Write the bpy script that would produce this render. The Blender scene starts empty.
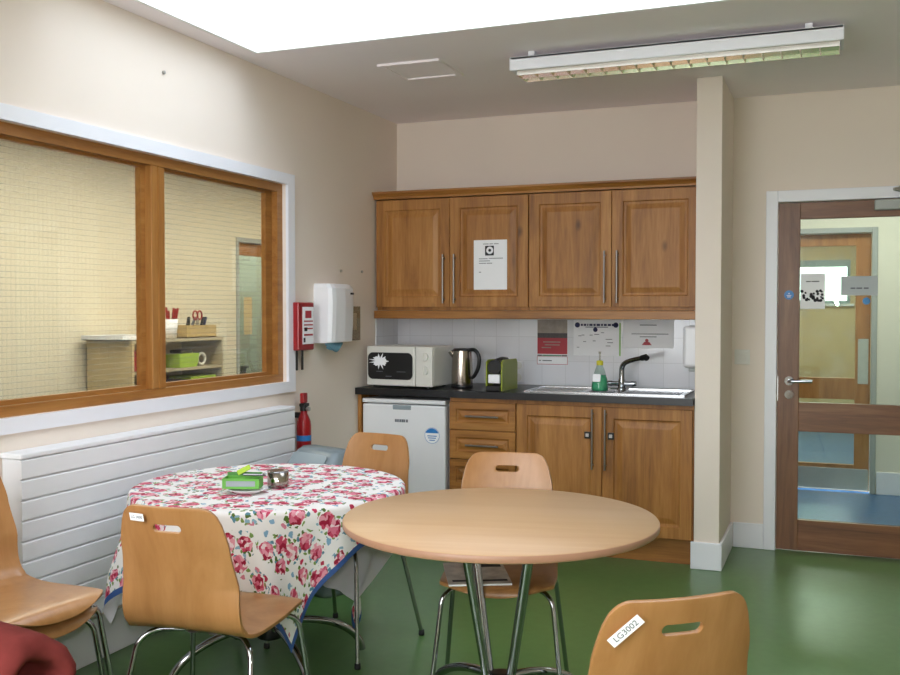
import bpy, bmesh, math, random
from mathutils import Vector, Matrix
random.seed(7)
R = math.radians
scene = bpy.context.scene
COL = scene.collection

# ------------------------------------------------------------------ materials
def lin(h):
    h = h.lstrip('#'); out = []
    for i in (0, 2, 4):
        c = int(h[i:i+2], 16) / 255
        out.append(c / 12.92 if c <= .04045 else ((c + .055) / 1.055) ** 2.4)
    return (*out, 1)

def base_mat(name):
    m = bpy.data.materials.new(name); m.use_nodes = True
    nt = m.node_tree; b = nt.nodes['Principled BSDF']
    return m, nt, b

def mat(name, col, rough=.5, metal=0., spec=.5, var=.04, scale=8., bump=0., bscale=200., coat=0., alpha=1.):
    """plain surface: a little procedural colour variation and, if asked, a fine bump"""
    m, nt, b = base_mat(name); N = nt.nodes; L = nt.links
    tc = N.new('ShaderNodeTexCoord')
    no = N.new('ShaderNodeTexNoise'); no.inputs['Scale'].default_value = scale; no.inputs['Detail'].default_value = 4
    L.new(tc.outputs['Object'], no.inputs['Vector'])
    cr = N.new('ShaderNodeValToRGB'); c = lin(col)
    cr.color_ramp.elements[0].position = .3; cr.color_ramp.elements[1].position = .7
    cr.color_ramp.elements[0].color = (*[max(0, x * (1 - var)) for x in c[:3]], 1)
    cr.color_ramp.elements[1].color = (*[min(1, x * (1 + var)) for x in c[:3]], 1)
    L.new(no.outputs['Fac'], cr.inputs['Fac']); L.new(cr.outputs['Color'], b.inputs['Base Color'])
    b.inputs['Roughness'].default_value = rough; b.inputs['Metallic'].default_value = metal
    b.inputs['Specular IOR Level'].default_value = spec
    b.inputs['Coat Weight'].default_value = coat; b.inputs['Coat Roughness'].default_value = .1
    if bump:
        n2 = N.new('ShaderNodeTexNoise'); n2.inputs['Scale'].default_value = bscale; n2.inputs['Detail'].default_value = 3
        L.new(tc.outputs['Object'], n2.inputs['Vector'])
        bp = N.new('ShaderNodeBump'); bp.inputs['Strength'].default_value = bump; bp.inputs['Distance'].default_value = .002
        L.new(n2.outputs['Fac'], bp.inputs['Height']); L.new(bp.outputs['Normal'], b.inputs['Normal'])
    return m

def wood(name, cols, grain='Z', scale=9., stretch=14., rough=.4, spec=.5, knots=False, fine=.25):
    m, nt, b = base_mat(name); N = nt.nodes; L = nt.links
    tc = N.new('ShaderNodeTexCoord'); oi = N.new('ShaderNodeObjectInfo')
    add = N.new('ShaderNodeVectorMath'); add.operation = 'MULTIPLY_ADD'
    cm = N.new('ShaderNodeCombineXYZ')
    for k in range(3): L.new(oi.outputs['Random'], cm.inputs[k])
    L.new(cm.outputs[0], add.inputs[0]); add.inputs[1].default_value = (7, 11, 5); L.new(tc.outputs['Object'], add.inputs[2])
    mp = N.new('ShaderNodeMapping'); L.new(add.outputs[0], mp.inputs['Vector'])
    s = [scale] * 3; s['XYZ'.index(grain)] = scale / stretch
    mp.inputs['Scale'].default_value = s
    n1 = N.new('ShaderNodeTexNoise'); n1.inputs['Scale'].default_value = 1.; n1.inputs['Detail'].default_value = 7
    n1.inputs['Roughness'].default_value = .62; n1.inputs['Distortion'].default_value = .9
    L.new(mp.outputs[0], n1.inputs['Vector'])
    n2 = N.new('ShaderNodeTexNoise'); n2.inputs['Scale'].default_value = 9.; n2.inputs['Detail'].default_value = 4
    L.new(mp.outputs[0], n2.inputs['Vector'])
    mx = N.new('ShaderNodeMix'); mx.inputs[0].default_value = fine
    L.new(n1.outputs['Fac'], mx.inputs[2]); L.new(n2.outputs['Fac'], mx.inputs[3])
    cr = N.new('ShaderNodeValToRGB'); e = cr.color_ramp.elements
    e[0].position = .3; e[0].color = lin(cols[0]); e[1].position = .7; e[1].color = lin(cols[-1])
    if len(cols) == 3:
        k = e.new(.5); k.color = lin(cols[1])
    L.new(mx.outputs[0], cr.inputs['Fac'])
    out = cr.outputs['Color']
    if knots:
        mp2 = N.new('ShaderNodeMapping'); L.new(add.outputs[0], mp2.inputs['Vector'])
        s2 = [5.] * 3; s2['XYZ'.index(grain)] = 2.6; mp2.inputs['Scale'].default_value = s2
        vo = N.new('ShaderNodeTexVoronoi'); vo.inputs['Scale'].default_value = 1.; L.new(mp2.outputs[0], vo.inputs['Vector'])
        mr = N.new('ShaderNodeMapRange'); mr.inputs[1].default_value = .02; mr.inputs[2].default_value = .11
        mr.inputs[3].default_value = .75; mr.inputs[4].default_value = 0.
        L.new(vo.outputs['Distance'], mr.inputs[0])
        m2 = N.new('ShaderNodeMix'); m2.data_type = 'RGBA'; L.new(mr.outputs[0], m2.inputs[0])
        L.new(out, m2.inputs[6]); m2.inputs[7].default_value = [x * .35 for x in lin(cols[0])[:3]] + [1]
        out = m2.outputs[2]
    L.new(out, b.inputs['Base Color'])
    b.inputs['Roughness'].default_value = rough; b.inputs['Specular IOR Level'].default_value = spec
    bp = N.new('ShaderNodeBump'); bp.inputs['Strength'].default_value = .08; bp.inputs['Distance'].default_value = .001
    L.new(n2.outputs['Fac'], bp.inputs['Height']); L.new(bp.outputs['Normal'], b.inputs['Normal'])
    return m

def glass(name, tint='#eef3ee', wired=False, ior=1.5, rough=0., smear=0.):
    m = bpy.data.materials.new(name); m.use_nodes = True; nt = m.node_tree; N = nt.nodes; L = nt.links
    N.remove(N['Principled BSDF']); out = N['Material Output']
    tr = N.new('ShaderNodeBsdfTransparent'); tr.inputs[0].default_value = lin(tint)
    gl = N.new('ShaderNodeBsdfGlossy'); gl.inputs['Roughness'].default_value = rough
    f0 = ((ior - 1) / (ior + 1)) ** 2
    lw = N.new('ShaderNodeLayerWeight'); lw.inputs['Blend'].default_value = .5
    pw = N.new('ShaderNodeMath'); pw.operation = 'POWER'; L.new(lw.outputs['Facing'], pw.inputs[0]); pw.inputs[1].default_value = 5
    fr = N.new('ShaderNodeMath'); fr.operation = 'MULTIPLY_ADD'; L.new(pw.outputs[0], fr.inputs[0]); fr.inputs[1].default_value = 1 - f0; fr.inputs[2].default_value = f0
    mx = N.new('ShaderNodeMixShader'); L.new(fr.outputs[0], mx.inputs[0]); L.new(tr.outputs[0], mx.inputs[1]); L.new(gl.outputs[0], mx.inputs[2])
    res = mx.outputs[0]
    if smear:
        tc = N.new('ShaderNodeTexCoord'); no = N.new('ShaderNodeTexNoise'); no.inputs['Scale'].default_value = 6; no.inputs['Detail'].default_value = 6
        L.new(tc.outputs['Object'], no.inputs['Vector'])
        mr = N.new('ShaderNodeMapRange'); mr.inputs[1].default_value = .45; mr.inputs[2].default_value = .75; mr.inputs[4].default_value = smear
        L.new(no.outputs['Fac'], mr.inputs[0])
        df = N.new('ShaderNodeBsdfDiffuse'); df.inputs[0].default_value = (.8, .8, .78, 1)
        m3 = N.new('ShaderNodeMixShader'); L.new(mr.outputs[0], m3.inputs[0]); L.new(res, m3.inputs[1]); L.new(df.outputs[0], m3.inputs[2]); res = m3.outputs[0]
    if wired:
        tc = N.new('ShaderNodeTexCoord'); sp = N.new('ShaderNodeSeparateXYZ'); L.new(tc.outputs['Object'], sp.inputs[0])
        def line(sock, pitch, th):
            a = N.new('ShaderNodeMath'); a.operation = 'MULTIPLY'; a.inputs[1].default_value = 1 / pitch; L.new(sock, a.inputs[0])
            f = N.new('ShaderNodeMath'); f.operation = 'FRACT'; L.new(a.outputs[0], f.inputs[0])
            c = N.new('ShaderNodeMath'); c.operation = 'LESS_THAN'; c.inputs[1].default_value = th / pitch; L.new(f.outputs[0], c.inputs[0])
            return c.outputs[0]
        a = line(sp.outputs[1], .0225, .0016); c = line(sp.outputs[2], .0225, .0024)
        mm = N.new('ShaderNodeMath'); mm.operation = 'MAXIMUM'; L.new(a, mm.inputs[0]); L.new(c, mm.inputs[1])
        ml = N.new('ShaderNodeMath'); ml.operation = 'MULTIPLY'; ml.inputs[1].default_value = .25; L.new(mm.outputs[0], ml.inputs[0])
        df = N.new('ShaderNodeBsdfDiffuse'); df.inputs[0].default_value = (.42, .41, .36, 1)
        m3 = N.new('ShaderNodeMixShader'); L.new(ml.outputs[0], m3.inputs[0]); L.new(res, m3.inputs[1]); L.new(df.outputs[0], m3.inputs[2]); res = m3.outputs[0]
    L.new(res, out.inputs[0])
    return m

def tiles_mat():
    m, nt, b = base_mat('white_wall_tile'); N = nt.nodes; L = nt.links
    tc = N.new('ShaderNodeTexCoord'); sp = N.new('ShaderNodeSeparateXYZ'); L.new(tc.outputs['Object'], sp.inputs[0])
    ad = N.new('ShaderNodeMath'); ad.operation = 'ADD'; L.new(sp.outputs[0], ad.inputs[0]); L.new(sp.outputs[1], ad.inputs[1])
    cm = N.new('ShaderNodeCombineXYZ'); L.new(ad.outputs[0], cm.inputs[0]); L.new(sp.outputs[2], cm.inputs[1])
    br = N.new('ShaderNodeTexBrick'); br.offset = 0; br.inputs['Scale'].default_value = 1.
    br.inputs['Brick Width'].default_value = .15; br.inputs['Row Height'].default_value = .15; br.inputs['Mortar Size'].default_value = .0022
    br.inputs['Mortar Smooth'].default_value = .3
    br.inputs['Color1'].default_value = lin('#dcdde2'); br.inputs['Color2'].default_value = lin('#e2e3e7'); br.inputs['Mortar'].default_value = lin('#cfd0d4')
    L.new(cm.outputs[0], br.inputs['Vector']); L.new(br.outputs['Color'], b.inputs['Base Color'])
    b.inputs['Roughness'].default_value = .12
    bp = N.new('ShaderNodeBump'); bp.inputs['Strength'].default_value = .4; bp.inputs['Distance'].default_value = .001; bp.invert = True
    L.new(br.outputs['Fac'], bp.inputs['Height']); L.new(bp.outputs['Normal'], b.inputs['Normal'])
    return m

def vinyl(name, a, bcol, rough=.22):
    m, nt, b = base_mat(name); N = nt.nodes; L = nt.links
    tc = N.new('ShaderNodeTexCoord')
    n1 = N.new('ShaderNodeTexNoise'); n1.inputs['Scale'].default_value = 22; n1.inputs['Detail'].default_value = 3; n1.inputs['Roughness'].default_value = .6
    L.new(tc.outputs['Object'], n1.inputs['Vector'])
    cr = N.new('ShaderNodeValToRGB'); cr.color_ramp.elements[0].position = .35; cr.color_ramp.elements[1].position = .68
    cr.color_ramp.elements[0].color = lin(a); cr.color_ramp.elements[1].color = lin(bcol)
    L.new(n1.outputs['Fac'], cr.inputs['Fac']); L.new(cr.outputs['Color'], b.inputs['Base Color'])
    n2 = N.new('ShaderNodeTexNoise'); n2.inputs['Scale'].default_value = 3; n2.inputs['Detail'].default_value = 5
    L.new(tc.outputs['Object'], n2.inputs['Vector'])
    mr = N.new('ShaderNodeMapRange'); mr.inputs[3].default_value = rough; mr.inputs[4].default_value = rough + .01
    L.new(n2.outputs['Fac'], mr.inputs[0]); L.new(mr.outputs[0], b.inputs['Roughness'])
    return m

def floral_mat():
    m, nt, b = base_mat('rose_print_cotton'); N = nt.nodes; L = nt.links
    uv = N.new('ShaderNodeUVMap'); uv.uv_map = 'UVMap'
    nz = N.new('ShaderNodeTexNoise'); nz.inputs['Scale'].default_value = 38; nz.inputs['Detail'].default_value = 3
    L.new(uv.outputs[0], nz.inputs['Vector'])
    dv = N.new('ShaderNodeVectorMath'); dv.operation = 'MULTIPLY_ADD'
    L.new(nz.outputs['Color'], dv.inputs[0]); dv.inputs[1].default_value = (.03, .03, 0); L.new(uv.outputs[0], dv.inputs[2])
    P = dv.outputs[0]
    def vor(sc, rnd=1., off=(0, 0, 0)):
        mp = N.new('ShaderNodeMapping'); mp.inputs['Location'].default_value = off; L.new(P, mp.inputs['Vector'])
        v = N.new('ShaderNodeTexVoronoi'); v.voronoi_dimensions = '2D'; v.inputs['Scale'].default_value = sc; v.inputs['Randomness'].default_value = rnd
        L.new(mp.outputs[0], v.inputs['Vector'])
        s = N.new('ShaderNodeSeparateColor'); L.new(v.outputs['Color'], s.inputs[0])
        return v.outputs['Distance'], s.outputs[0], s.outputs[1]
    def math_(op, a, c):
        n = N.new('ShaderNodeMath'); n.operation = op
        for i, x in enumerate((a, c)):
            if isinstance(x, (int, float)): n.inputs[i].default_value = x
            else: L.new(x, n.inputs[i])
        return n.outputs[0]
    def mix(f, a, c):
        n = N.new('ShaderNodeMix'); n.data_type = 'RGBA'; L.new(f, n.inputs[0])
        for i, x in ((6, a), (7, c)):
            if isinstance(x, tuple): n.inputs[i].default_value = x
            else: L.new(x, n.inputs[i])
        return n.outputs[2]
    def ramp(f, stops):
        n = N.new('ShaderNodeValToRGB'); n.color_ramp.interpolation = 'CONSTANT'; e = n.color_ramp.elements
        e[0].position = stops[0][0]; e[0].color = lin(stops[0][1]); e[1].position = stops[1][0]; e[1].color = lin(stops[1][1])
        for p, c in stops[2:]:
            k = e.new(p); k.color = lin(c)
        L.new(f, n.inputs['Fac']); return n.outputs['Color']
    white = lin('#f4f2f1')
    dA, rA, gA = vor(11.5, .7)
    dP, rP, gP = vor(80, 1.)
    dL, rL, gL = vor(58, 1., (.3, .7, 0))
    dS, rS, gS = vor(21, .9, (.13, .41, 0))
    # leaves round the bunches
    leafcol = ramp(rL, [(0, '#7c9a52'), (.3, '#5f8fa0'), (.55, '#8fb5c6'), (.75, '#55702f')])
    ring = math_('MULTIPLY', math_('LESS_THAN', dA, .50), math_('LESS_THAN', dL, .42))
    ring = math_('MULTIPLY', ring, math_('GREATER_THAN', gL, .3))
    c = mix(ring, white, leafcol)
    small = math_('MULTIPLY', math_('LESS_THAN', dS, .2), math_('GREATER_THAN', gS, .5))
    small = math_('MULTIPLY', small, math_('GREATER_THAN', dA, .4))
    smallcol = ramp(rS, [(0, '#c2385a'), (.4, '#d9879a'), (.65, '#86aecb'), (.82, '#b8324f')])
    c = mix(small, c, smallcol)
    petal = ramp(rP, [(0, '#f6dfe2'), (.14, '#eaa0b0'), (.38, '#dd7690'), (.6, '#cc4a68'), (.8, '#a0203c')])
    flower = math_('MULTIPLY', math_('LESS_THAN', dA, .335), math_('GREATER_THAN', rA, .1))
    c = mix(flower, c, petal)
    L.new(c, b.inputs['Base Color']); b.inputs['Roughness'].default_value = .75; b.inputs['Specular IOR Level'].default_value = .25
    return m

M = {}
M['wall'] = mat('cream_wall_paint', '#e8dcd0', .85, var=.015, scale=2, bump=.05, bscale=300, spec=.2)
M['ceil'] = mat('ceiling_paint', '#f6eef1', .9, var=.01, scale=2, spec=.1)
M['shaft'] = mat('white_shaft_paint', '#f6f6f4', .8, var=.01)
M['white'] = mat('white_gloss_paint', '#e9eaf0', .35, var=.01, scale=3)
M['rad'] = mat('white_enamel', '#e6e7ea', .4, var=.008)
M['floor'] = vinyl('green_vinyl', '#4b6d3a', '#50733f', .285)
M['blue'] = vinyl('blue_vinyl', '#2f5c8c', '#3a699a', .3)
M['oak'] = wood('oak_effect_foil', ['#70441b', '#a16b30', '#bb8647'], 'Z', 10, 12, .5, knots=True)
M['oakx'] = wood('oak_effect_foil_horizontal', ['#70441b', '#a16b30', '#bb8647'], 'X', 10, 12, .42)
M['frame'] = wood('window_hardwood', ['#7d4d22', '#9a6730', '#ab7a42'], 'Y', 16, 14, .35)
M['framez'] = wood('window_hardwood_upright', ['#7d4d22', '#9a6730', '#ab7a42'], 'Z', 16, 14, .35)
M['door'] = wood('door_hardwood_upright', ['#55351f', '#744c2e', '#86603e'], 'Z', 14, 14, .4)
M['doorx'] = wood('door_hardwood_rail', ['#5a3822', '#794f31', '#8b6442'], 'X', 14, 14, .4)
M['doorfar'] = wood('corridor_door_oak', ['#8a5527', '#a56e39', '#b98450'], 'Z', 12, 12, .4)
M['beech'] = wood('beech_ply', ['#93653a', '#a27446', '#ae8052'], 'Z', 9, 16, .32, fine=.15)
M['beechtop'] = wood('beech_laminate', ['#b08c66', '#b8956f', '#bf9d78'], 'X', 7, 14, .45, fine=.2)
M['edge'] = mat('beech_edge_band', '#a98067', .4, var=.03)
M['chrome'] = mat('chrome_tube', '#a4a7aa', .1, 1., var=.01)
M['steel'] = mat('brushed_steel', '#b9b7b3', .36, 1., var=.03, scale=30)
M['handle'] = mat('handle_steel', '#8d8985', .33, 1., var=.02)
M['darksteel'] = mat('polished_steel', '#a89f96', .18, 1., var=.02)
M['black'] = mat('black_laminate', '#131315', .3, var=.25, scale=150)
M['blackp'] = mat('black_plastic', '#141416', .35, var=.05)
M['rubber'] = mat('black_rubber', '#101010', .7)
M['tile'] = tiles_mat()
M['whitep'] = mat('white_plastic', '#e8e8ea', .3, var=.01)
M['creamp'] = mat('cream_plastic', '#dcdad2', .35, var=.01)
M['grey'] = mat('grey_plastic', '#727d82', .4, var=.03)
M['greyl'] = mat('light_grey_plastic', '#8f9a9f', .4, var=.03)
M['paper'] = mat('white_paper', '#f3f4f7', .8, var=.01)
M['ink'] = mat('grey_ink', '#6a6c74', .8)
M['inkd'] = mat('dark_ink', '#26262e', .8)
M['navy'] = mat('navy_ink', '#2c2f55', .8)
M['red'] = mat('red_paint', '#930d16', .3, var=.03)
M['redprint'] = mat('red_print', '#a81f2e', .5, var=.06)
M['greenprint'] = mat('green_print', '#3c7a56', .5)
M['greenl'] = mat('leaf_green_print', '#86b75a', .5)
M['taupe'] = mat('beige_photo_print', '#978b80', .5, var=.2, scale=25)
M['charcoal'] = mat('charcoal_print', '#3c3230', .5, var=.4, scale=60)
M['bluesign'] = mat('mandatory_blue', '#2376bb', .4)
M['signgrey'] = mat('grey_card', '#b3babd', .5, var=.01)
M['lime'] = mat('lime_plastic', '#8d9a2b', .35, var=.03)
M['limebox'] = mat('lime_box', '#a3c23c', .5)
M['teagreen'] = mat('green_card', '#5fa63c', .45, var=.06, scale=30)
M['teadark'] = mat('green_card_edge', '#3f8330', .45)
M['silver'] = mat('silver_foil', '#77757a', .3, .8)
M['cushion'] = mat('maroon_velour', '#6e2f2c', .9, var=.12, scale=20, bump=.3, bscale=500, spec=.1)
M['blueborder'] = mat('blue_hem_cotton', '#3b5d9c', .8, var=.05)
M['underside'] = mat('cotton_underside', '#dcdae4', .8, var=.02)
M['floral'] = floral_mat()
def cloth_sides(m, thr):
    """front as built, back plain white cotton; a share of the light passes through the thin cloth"""
    nt = m.node_tree; N = nt.nodes; L = nt.links; pb = N['Principled BSDF']
    front = pb.inputs['Base Color'].links[0].from_socket
    ge = N.new('ShaderNodeNewGeometry'); mx = N.new('ShaderNodeMix'); mx.data_type = 'RGBA'
    L.new(ge.outputs['Backfacing'], mx.inputs[0]); L.new(front, mx.inputs[6]); mx.inputs[7].default_value = lin('#f3f1fa')
    L.new(mx.outputs[2], pb.inputs['Base Color'])
    tl = N.new('ShaderNodeBsdfTranslucent'); L.new(mx.outputs[2], tl.inputs[0])
    ms = N.new('ShaderNodeMixShader'); ms.inputs[0].default_value = thr
    L.new(pb.outputs[0], ms.inputs[1]); L.new(tl.outputs[0], ms.inputs[2]); L.new(ms.outputs[0], N['Material Output'].inputs[0])
cloth_sides(M['floral'], .28); cloth_sides(M['blueborder'], .3)
M['towel'] = mat('blue_paper_towel', '#6f9fb8', .9, var=.06)
M['soap'] = mat('green_soap', '#55b48d', .2, var=.05)
M['clear'] = glass('clear_plastic', '#e4efe9', ior=1.4)
M['acrylic'] = glass('acrylic', '#e9e6df', ior=1.3)
M['yellow'] = mat('yellow_plastic', '#cfc62d', .4)
M['wired'] = glass('wired_glass', '#e2e3dc', wired=True)
M['pane'] = glass('door_glass', '#eaf2ee')
M['panefar'] = glass('smeared_glass', '#e6ece6', smear=.14)
M['cardbeige'] = mat('birch_board', '#c9b48a', .6, var=.03)
M['boardgrey'] = mat('shelf_board', '#b0a387', .6, var=.03)
M['cream2'] = mat('yellow_cream_paint', '#dad1ba', .9, var=.02, scale=2)
M['tan'] = mat('tan_paint', '#cfb78e', .9, var=.02, scale=2)
M['corr'] = mat('corridor_paint', '#e0dccb', .9, var=.01, scale=2)
M['bluegrey'] = mat('blue_grey_paint', '#8fa4ad', .8)
M['basket'] = mat('wicker', '#b99e68', .8, var=.25, scale=90)
M['mirror'] = mat('louvre_aluminium', '#e6ddcf', .2, 1., var=.02)
M['lampoff'] = mat('fluorescent_tube', '#f2f0ec', .3)
M['greyband'] = mat('grey_gloss_paint', '#a6aaa6', .4)
M['magcover'] = mat('magazine_cover', '#c4bfb9', .35, var=.3, scale=22)
M['stainless'] = mat('sink_steel', '#c3c5c8', .2, 1., var=.03)

# ------------------------------------------------------------------ mesh tools
class MB:
    def __init__(self): self.v = []; self.f = []; self.mi = []; self.sm = []
    def add(self, verts, faces, mi=0, smooth=False, mx=None):
        o = len(self.v)
        for p in verts:
            p = Vector(p)
            self.v.append(mx @ p if mx else p)
        for f in faces:
            self.f.append([o + i for i in f]); self.mi.append(mi); self.sm.append(smooth)
        return self
    def bm(self, bm, mi=0, smooth=False, mx=None):
        bm.verts.index_update()
        self.add([v.co.copy() for v in bm.verts], [[v.index for v in f.verts] for f in bm.faces], mi, smooth, mx); bm.free(); return self
    def box(self, x0, x1, y0, y1, z0, z1, bev=0., seg=2, mi=0, mx=None, smooth=False):
        b = bmesh.new(); bmesh.ops.create_cube(b, size=1)
        for v in b.verts:
            v.co = Vector(((x0 + x1) / 2 + v.co.x * (x1 - x0), (y0 + y1) / 2 + v.co.y * (y1 - y0), (z0 + z1) / 2 + v.co.z * (z1 - z0)))
        if bev: bmesh.ops.bevel(b, geom=list(b.edges), offset=bev, segments=seg, affect='EDGES', profile=.5)
        return self.bm(b, mi, smooth, mx)
    def tube(self, pts, r, n=12, mi=0, caps=True, mx=None):
        pts = [Vector(p) for p in pts]; rs = r if isinstance(r, (list, tuple)) else [r] * len(pts)
        V = []; F = []; t0 = (pts[1] - pts[0]).normalized()
        a = t0.orthogonal().normalized()
        for i, p in enumerate(pts):
            t = (pts[min(i + 1, len(pts) - 1)] - pts[max(i - 1, 0)]).normalized()
            a = (a - t * a.dot(t)).normalized(); bb = t.cross(a)
            for k in range(n):
                th = 2 * math.pi * k / n
                V.append(p + (a * math.cos(th) + bb * math.sin(th)) * rs[i])
        for i in range(len(pts) - 1):
            for k in range(n):
                F.append([i * n + k, i * n + (k + 1) % n, (i + 1) * n + (k + 1) % n, (i + 1) * n + k])
        self.add(V, F, mi, True, mx)
        if caps:
            self.add(V[:n], [list(range(n))[::-1]], mi, False, mx); self.add(V[-n:], [list(range(n))], mi, False, mx)
        return self
    def cyl(self, p0, p1, r, n=24, mi=0, mx=None): return self.tube([p0, p1], r, n, mi, True, mx)
    def lathe(self, prof, c=(0, 0, 0), n=40, mi=0, mx=None, sx=1., sy=1., smooth=True):
        V = []; F = []; m = len(prof)
        for (r, z) in prof:
            for k in range(n):
                th = 2 * math.pi * k / n
                V.append(Vector((c[0] + r * math.cos(th) * sx, c[1] + r * math.sin(th) * sy, c[2] + z)))
        for i in range(m - 1):
            for k in range(n):
                F.append([i * n + k, i * n + (k + 1) % n, (i + 1) * n + (k + 1) % n, (i + 1) * n + k])
        self.add(V, F, mi, smooth, mx)
        if prof[0][0] > 1e-6: self.add(V[:n], [list(range(n))[::-1]], mi, False, mx)
        if prof[-1][0] > 1e-6: self.add(V[-n:], [list(range(n))], mi, False, mx)
        return self
    def slab(self, u0, u1, v0, v1, w0, w1, holes=(), ax='xyz', mi=0):
        """slab spanning (u,v) with thickness w and rectangular through holes; ax says which axes u, v, w are"""
        us = sorted({u0, u1, *[h[0] for h in holes], *[h[1] for h in holes]}); us = [u for u in us if u0 <= u <= u1]
        vs = sorted({v0, v1, *[h[2] for h in holes], *[h[3] for h in holes]}); vs = [v for v in vs if v0 <= v <= v1]
        def solid(i, j):
            if not (0 <= i < len(us) - 1 and 0 <= j < len(vs) - 1): return False
            cu = (us[i] + us[i + 1]) / 2; cv = (vs[j] + vs[j + 1]) / 2
            return not any(h[0] < cu < h[1] and h[2] < cv < h[3] for h in holes)
        b = bmesh.new(); cache = {}
        idx = ['xyz'.index(a) for a in ax]
        def vert(u, v, w):
            k = (u, v, w)
            if k not in cache:
                p = [0, 0, 0]; p[idx[0]] = u; p[idx[1]] = v; p[idx[2]] = w; cache[k] = b.verts.new(p)
            return cache[k]
        for i in range(len(us) - 1):
            for j in range(len(vs) - 1):
                if not solid(i, j): continue
                a, c, d, e = us[i], us[i + 1], vs[j], vs[j + 1]
                for w in (w0, w1): b.faces.new([vert(a, d, w), vert(c, d, w), vert(c, e, w), vert(a, e, w)])
                for (di, dj, p, q) in ((-1, 0, (a, d), (a, e)), (1, 0, (c, d), (c, e)), (0, -1, (a, d), (c, d)), (0, 1, (a, e), (c, e))):
                    if not solid(i + di, j + dj): b.faces.new([vert(*p, w0), vert(*q, w0), vert(*q, w1), vert(*p, w1)])
        bmesh.ops.recalc_face_normals(b, faces=list(b.faces))
        return self.bm(b, mi)
    def rings(self, x0, x1, z0, z1, yb, prof, mi=0):
        """panel facing -Y: back at yb; prof = [(inset, forward)] from the outer edge to the middle"""
        V = []; F = []
        lv = [(0, 0)] + list(prof)
        for (ins, fw) in lv:
            V += [(x0 + ins, yb - fw, z0 + ins), (x1 - ins, yb - fw, z0 + ins), (x1 - ins, yb - fw, z1 - ins), (x0 + ins, yb - fw, z1 - ins)]
        for i in range(len(lv) - 1):
            for k in range(4): F.append([i * 4 + k, i * 4 + (k + 1) % 4, i * 4 + 4 + (k + 1) % 4, i * 4 + 4 + k])
        n = (len(lv) - 1) * 4; F.append([n, n + 1, n + 2, n + 3]); F.append([3, 2, 1, 0])
        return self.add(V, F, mi)
    def poly(self, pts, h, mi=0, mx=None, smooth=False):
        """outline in local XY extruded by h in local Z, placed by mx"""
        n = len(pts); V = [(p[0], p[1], 0) for p in pts] + [(p[0], p[1], h) for p in pts]
        F = [list(range(n))[::-1], list(range(n, 2 * n))] + [[i, (i + 1) % n, n + (i + 1) % n, n + i] for i in range(n)]
        return self.add(V, F, mi, smooth, mx)
    def ball(self, c, r, sx=1, sy=1, sz=1, mi=0, n=20):
        b = bmesh.new(); bmesh.ops.create_uvsphere(b, u_segments=n, v_segments=n // 2, radius=r)
        for v in b.verts: v.co = Vector((c[0] + v.co.x * sx, c[1] + v.co.y * sy, c[2] + v.co.z * sz))
        return self.bm(b, mi, True)
    def build(self, name, m, parent=None, off=None, label=None, recalc=True):
        """links ONE mesh object. off: world offset already held by the parent (verts given in world coordinates)."""
        me = bpy.data.meshes.new(name)
        base = Vector((0, 0, 0))
        if parent is not None and off is not None: base = Vector(off)
        if parent is None and off is None:
            xs = [p.x for p in self.v]; ys = [p.y for p in self.v]; zs = [p.z for p in self.v]
            base = Vector(((min(xs) + max(xs)) / 2, (min(ys) + max(ys)) / 2, min(zs)))
        me.from_pydata([p - base for p in self.v], [], self.f)
        for mm in (m if isinstance(m, (list, tuple)) else [m]): me.materials.append(mm)
        for p, i, s in zip(me.polygons, self.mi, self.sm): p.material_index = i; p.use_smooth = s
        if recalc:
            b = bmesh.new(); b.from_mesh(me); bmesh.ops.recalc_face_normals(b, faces=list(b.faces)); b.to_mesh(me); b.free()
        me.update()
        o = bpy.data.objects.new(name, me); COL.objects.link(o)
        if parent is not None: o.parent = parent
        else: o.location = base
        if label: o['label'] = label
        return o

def tag(o, label, cat, group=None):
    o['label'] = label; o['category'] = cat
    if group: o['group'] = group
    return o
def thing(name, label, cat, loc=(0, 0, 0), rz=0., group=None):
    o = bpy.data.objects.new(name, None); o.empty_display_size = .1; COL.objects.link(o)
    o.location = loc; o.rotation_euler = (0, 0, rz)
    if label: tag(o, label, cat, group)
    return o
def struct(o): o['kind'] = 'structure'; return o
def sroot(name, loc=(0, 0, 0)):
    o = bpy.data.objects.new(name, None); o.empty_display_size = .1; COL.objects.link(o); o.location = loc; o['kind'] = 'structure'; return o
def copy_tree(o, parent=None):
    c = o.copy(); COL.objects.link(c)
    if parent is not None: c.parent = parent
    for ch in list(o.children): copy_tree(ch, c)
    return c
def text_mb(body, size, mx, align='CENTER', ext=.0004):
    cu = bpy.data.curves.new('t', 'FONT'); cu.body = body; cu.size = size; cu.align_x = align; cu.align_y = 'CENTER'; cu.extrude = ext
    ob = bpy.data.objects.new('t', cu); COL.objects.link(ob)
    dg = bpy.context.evaluated_depsgraph_get(); me = bpy.data.meshes.new_from_object(ob.evaluated_get(dg))
    mb = MB().add([v.co.copy() for v in me.vertices], [list(p.vertices) for p in me.polygons], 0, False, mx)
    bpy.data.objects.remove(ob); bpy.data.curves.remove(cu); bpy.data.meshes.remove(me)
    return mb
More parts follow.
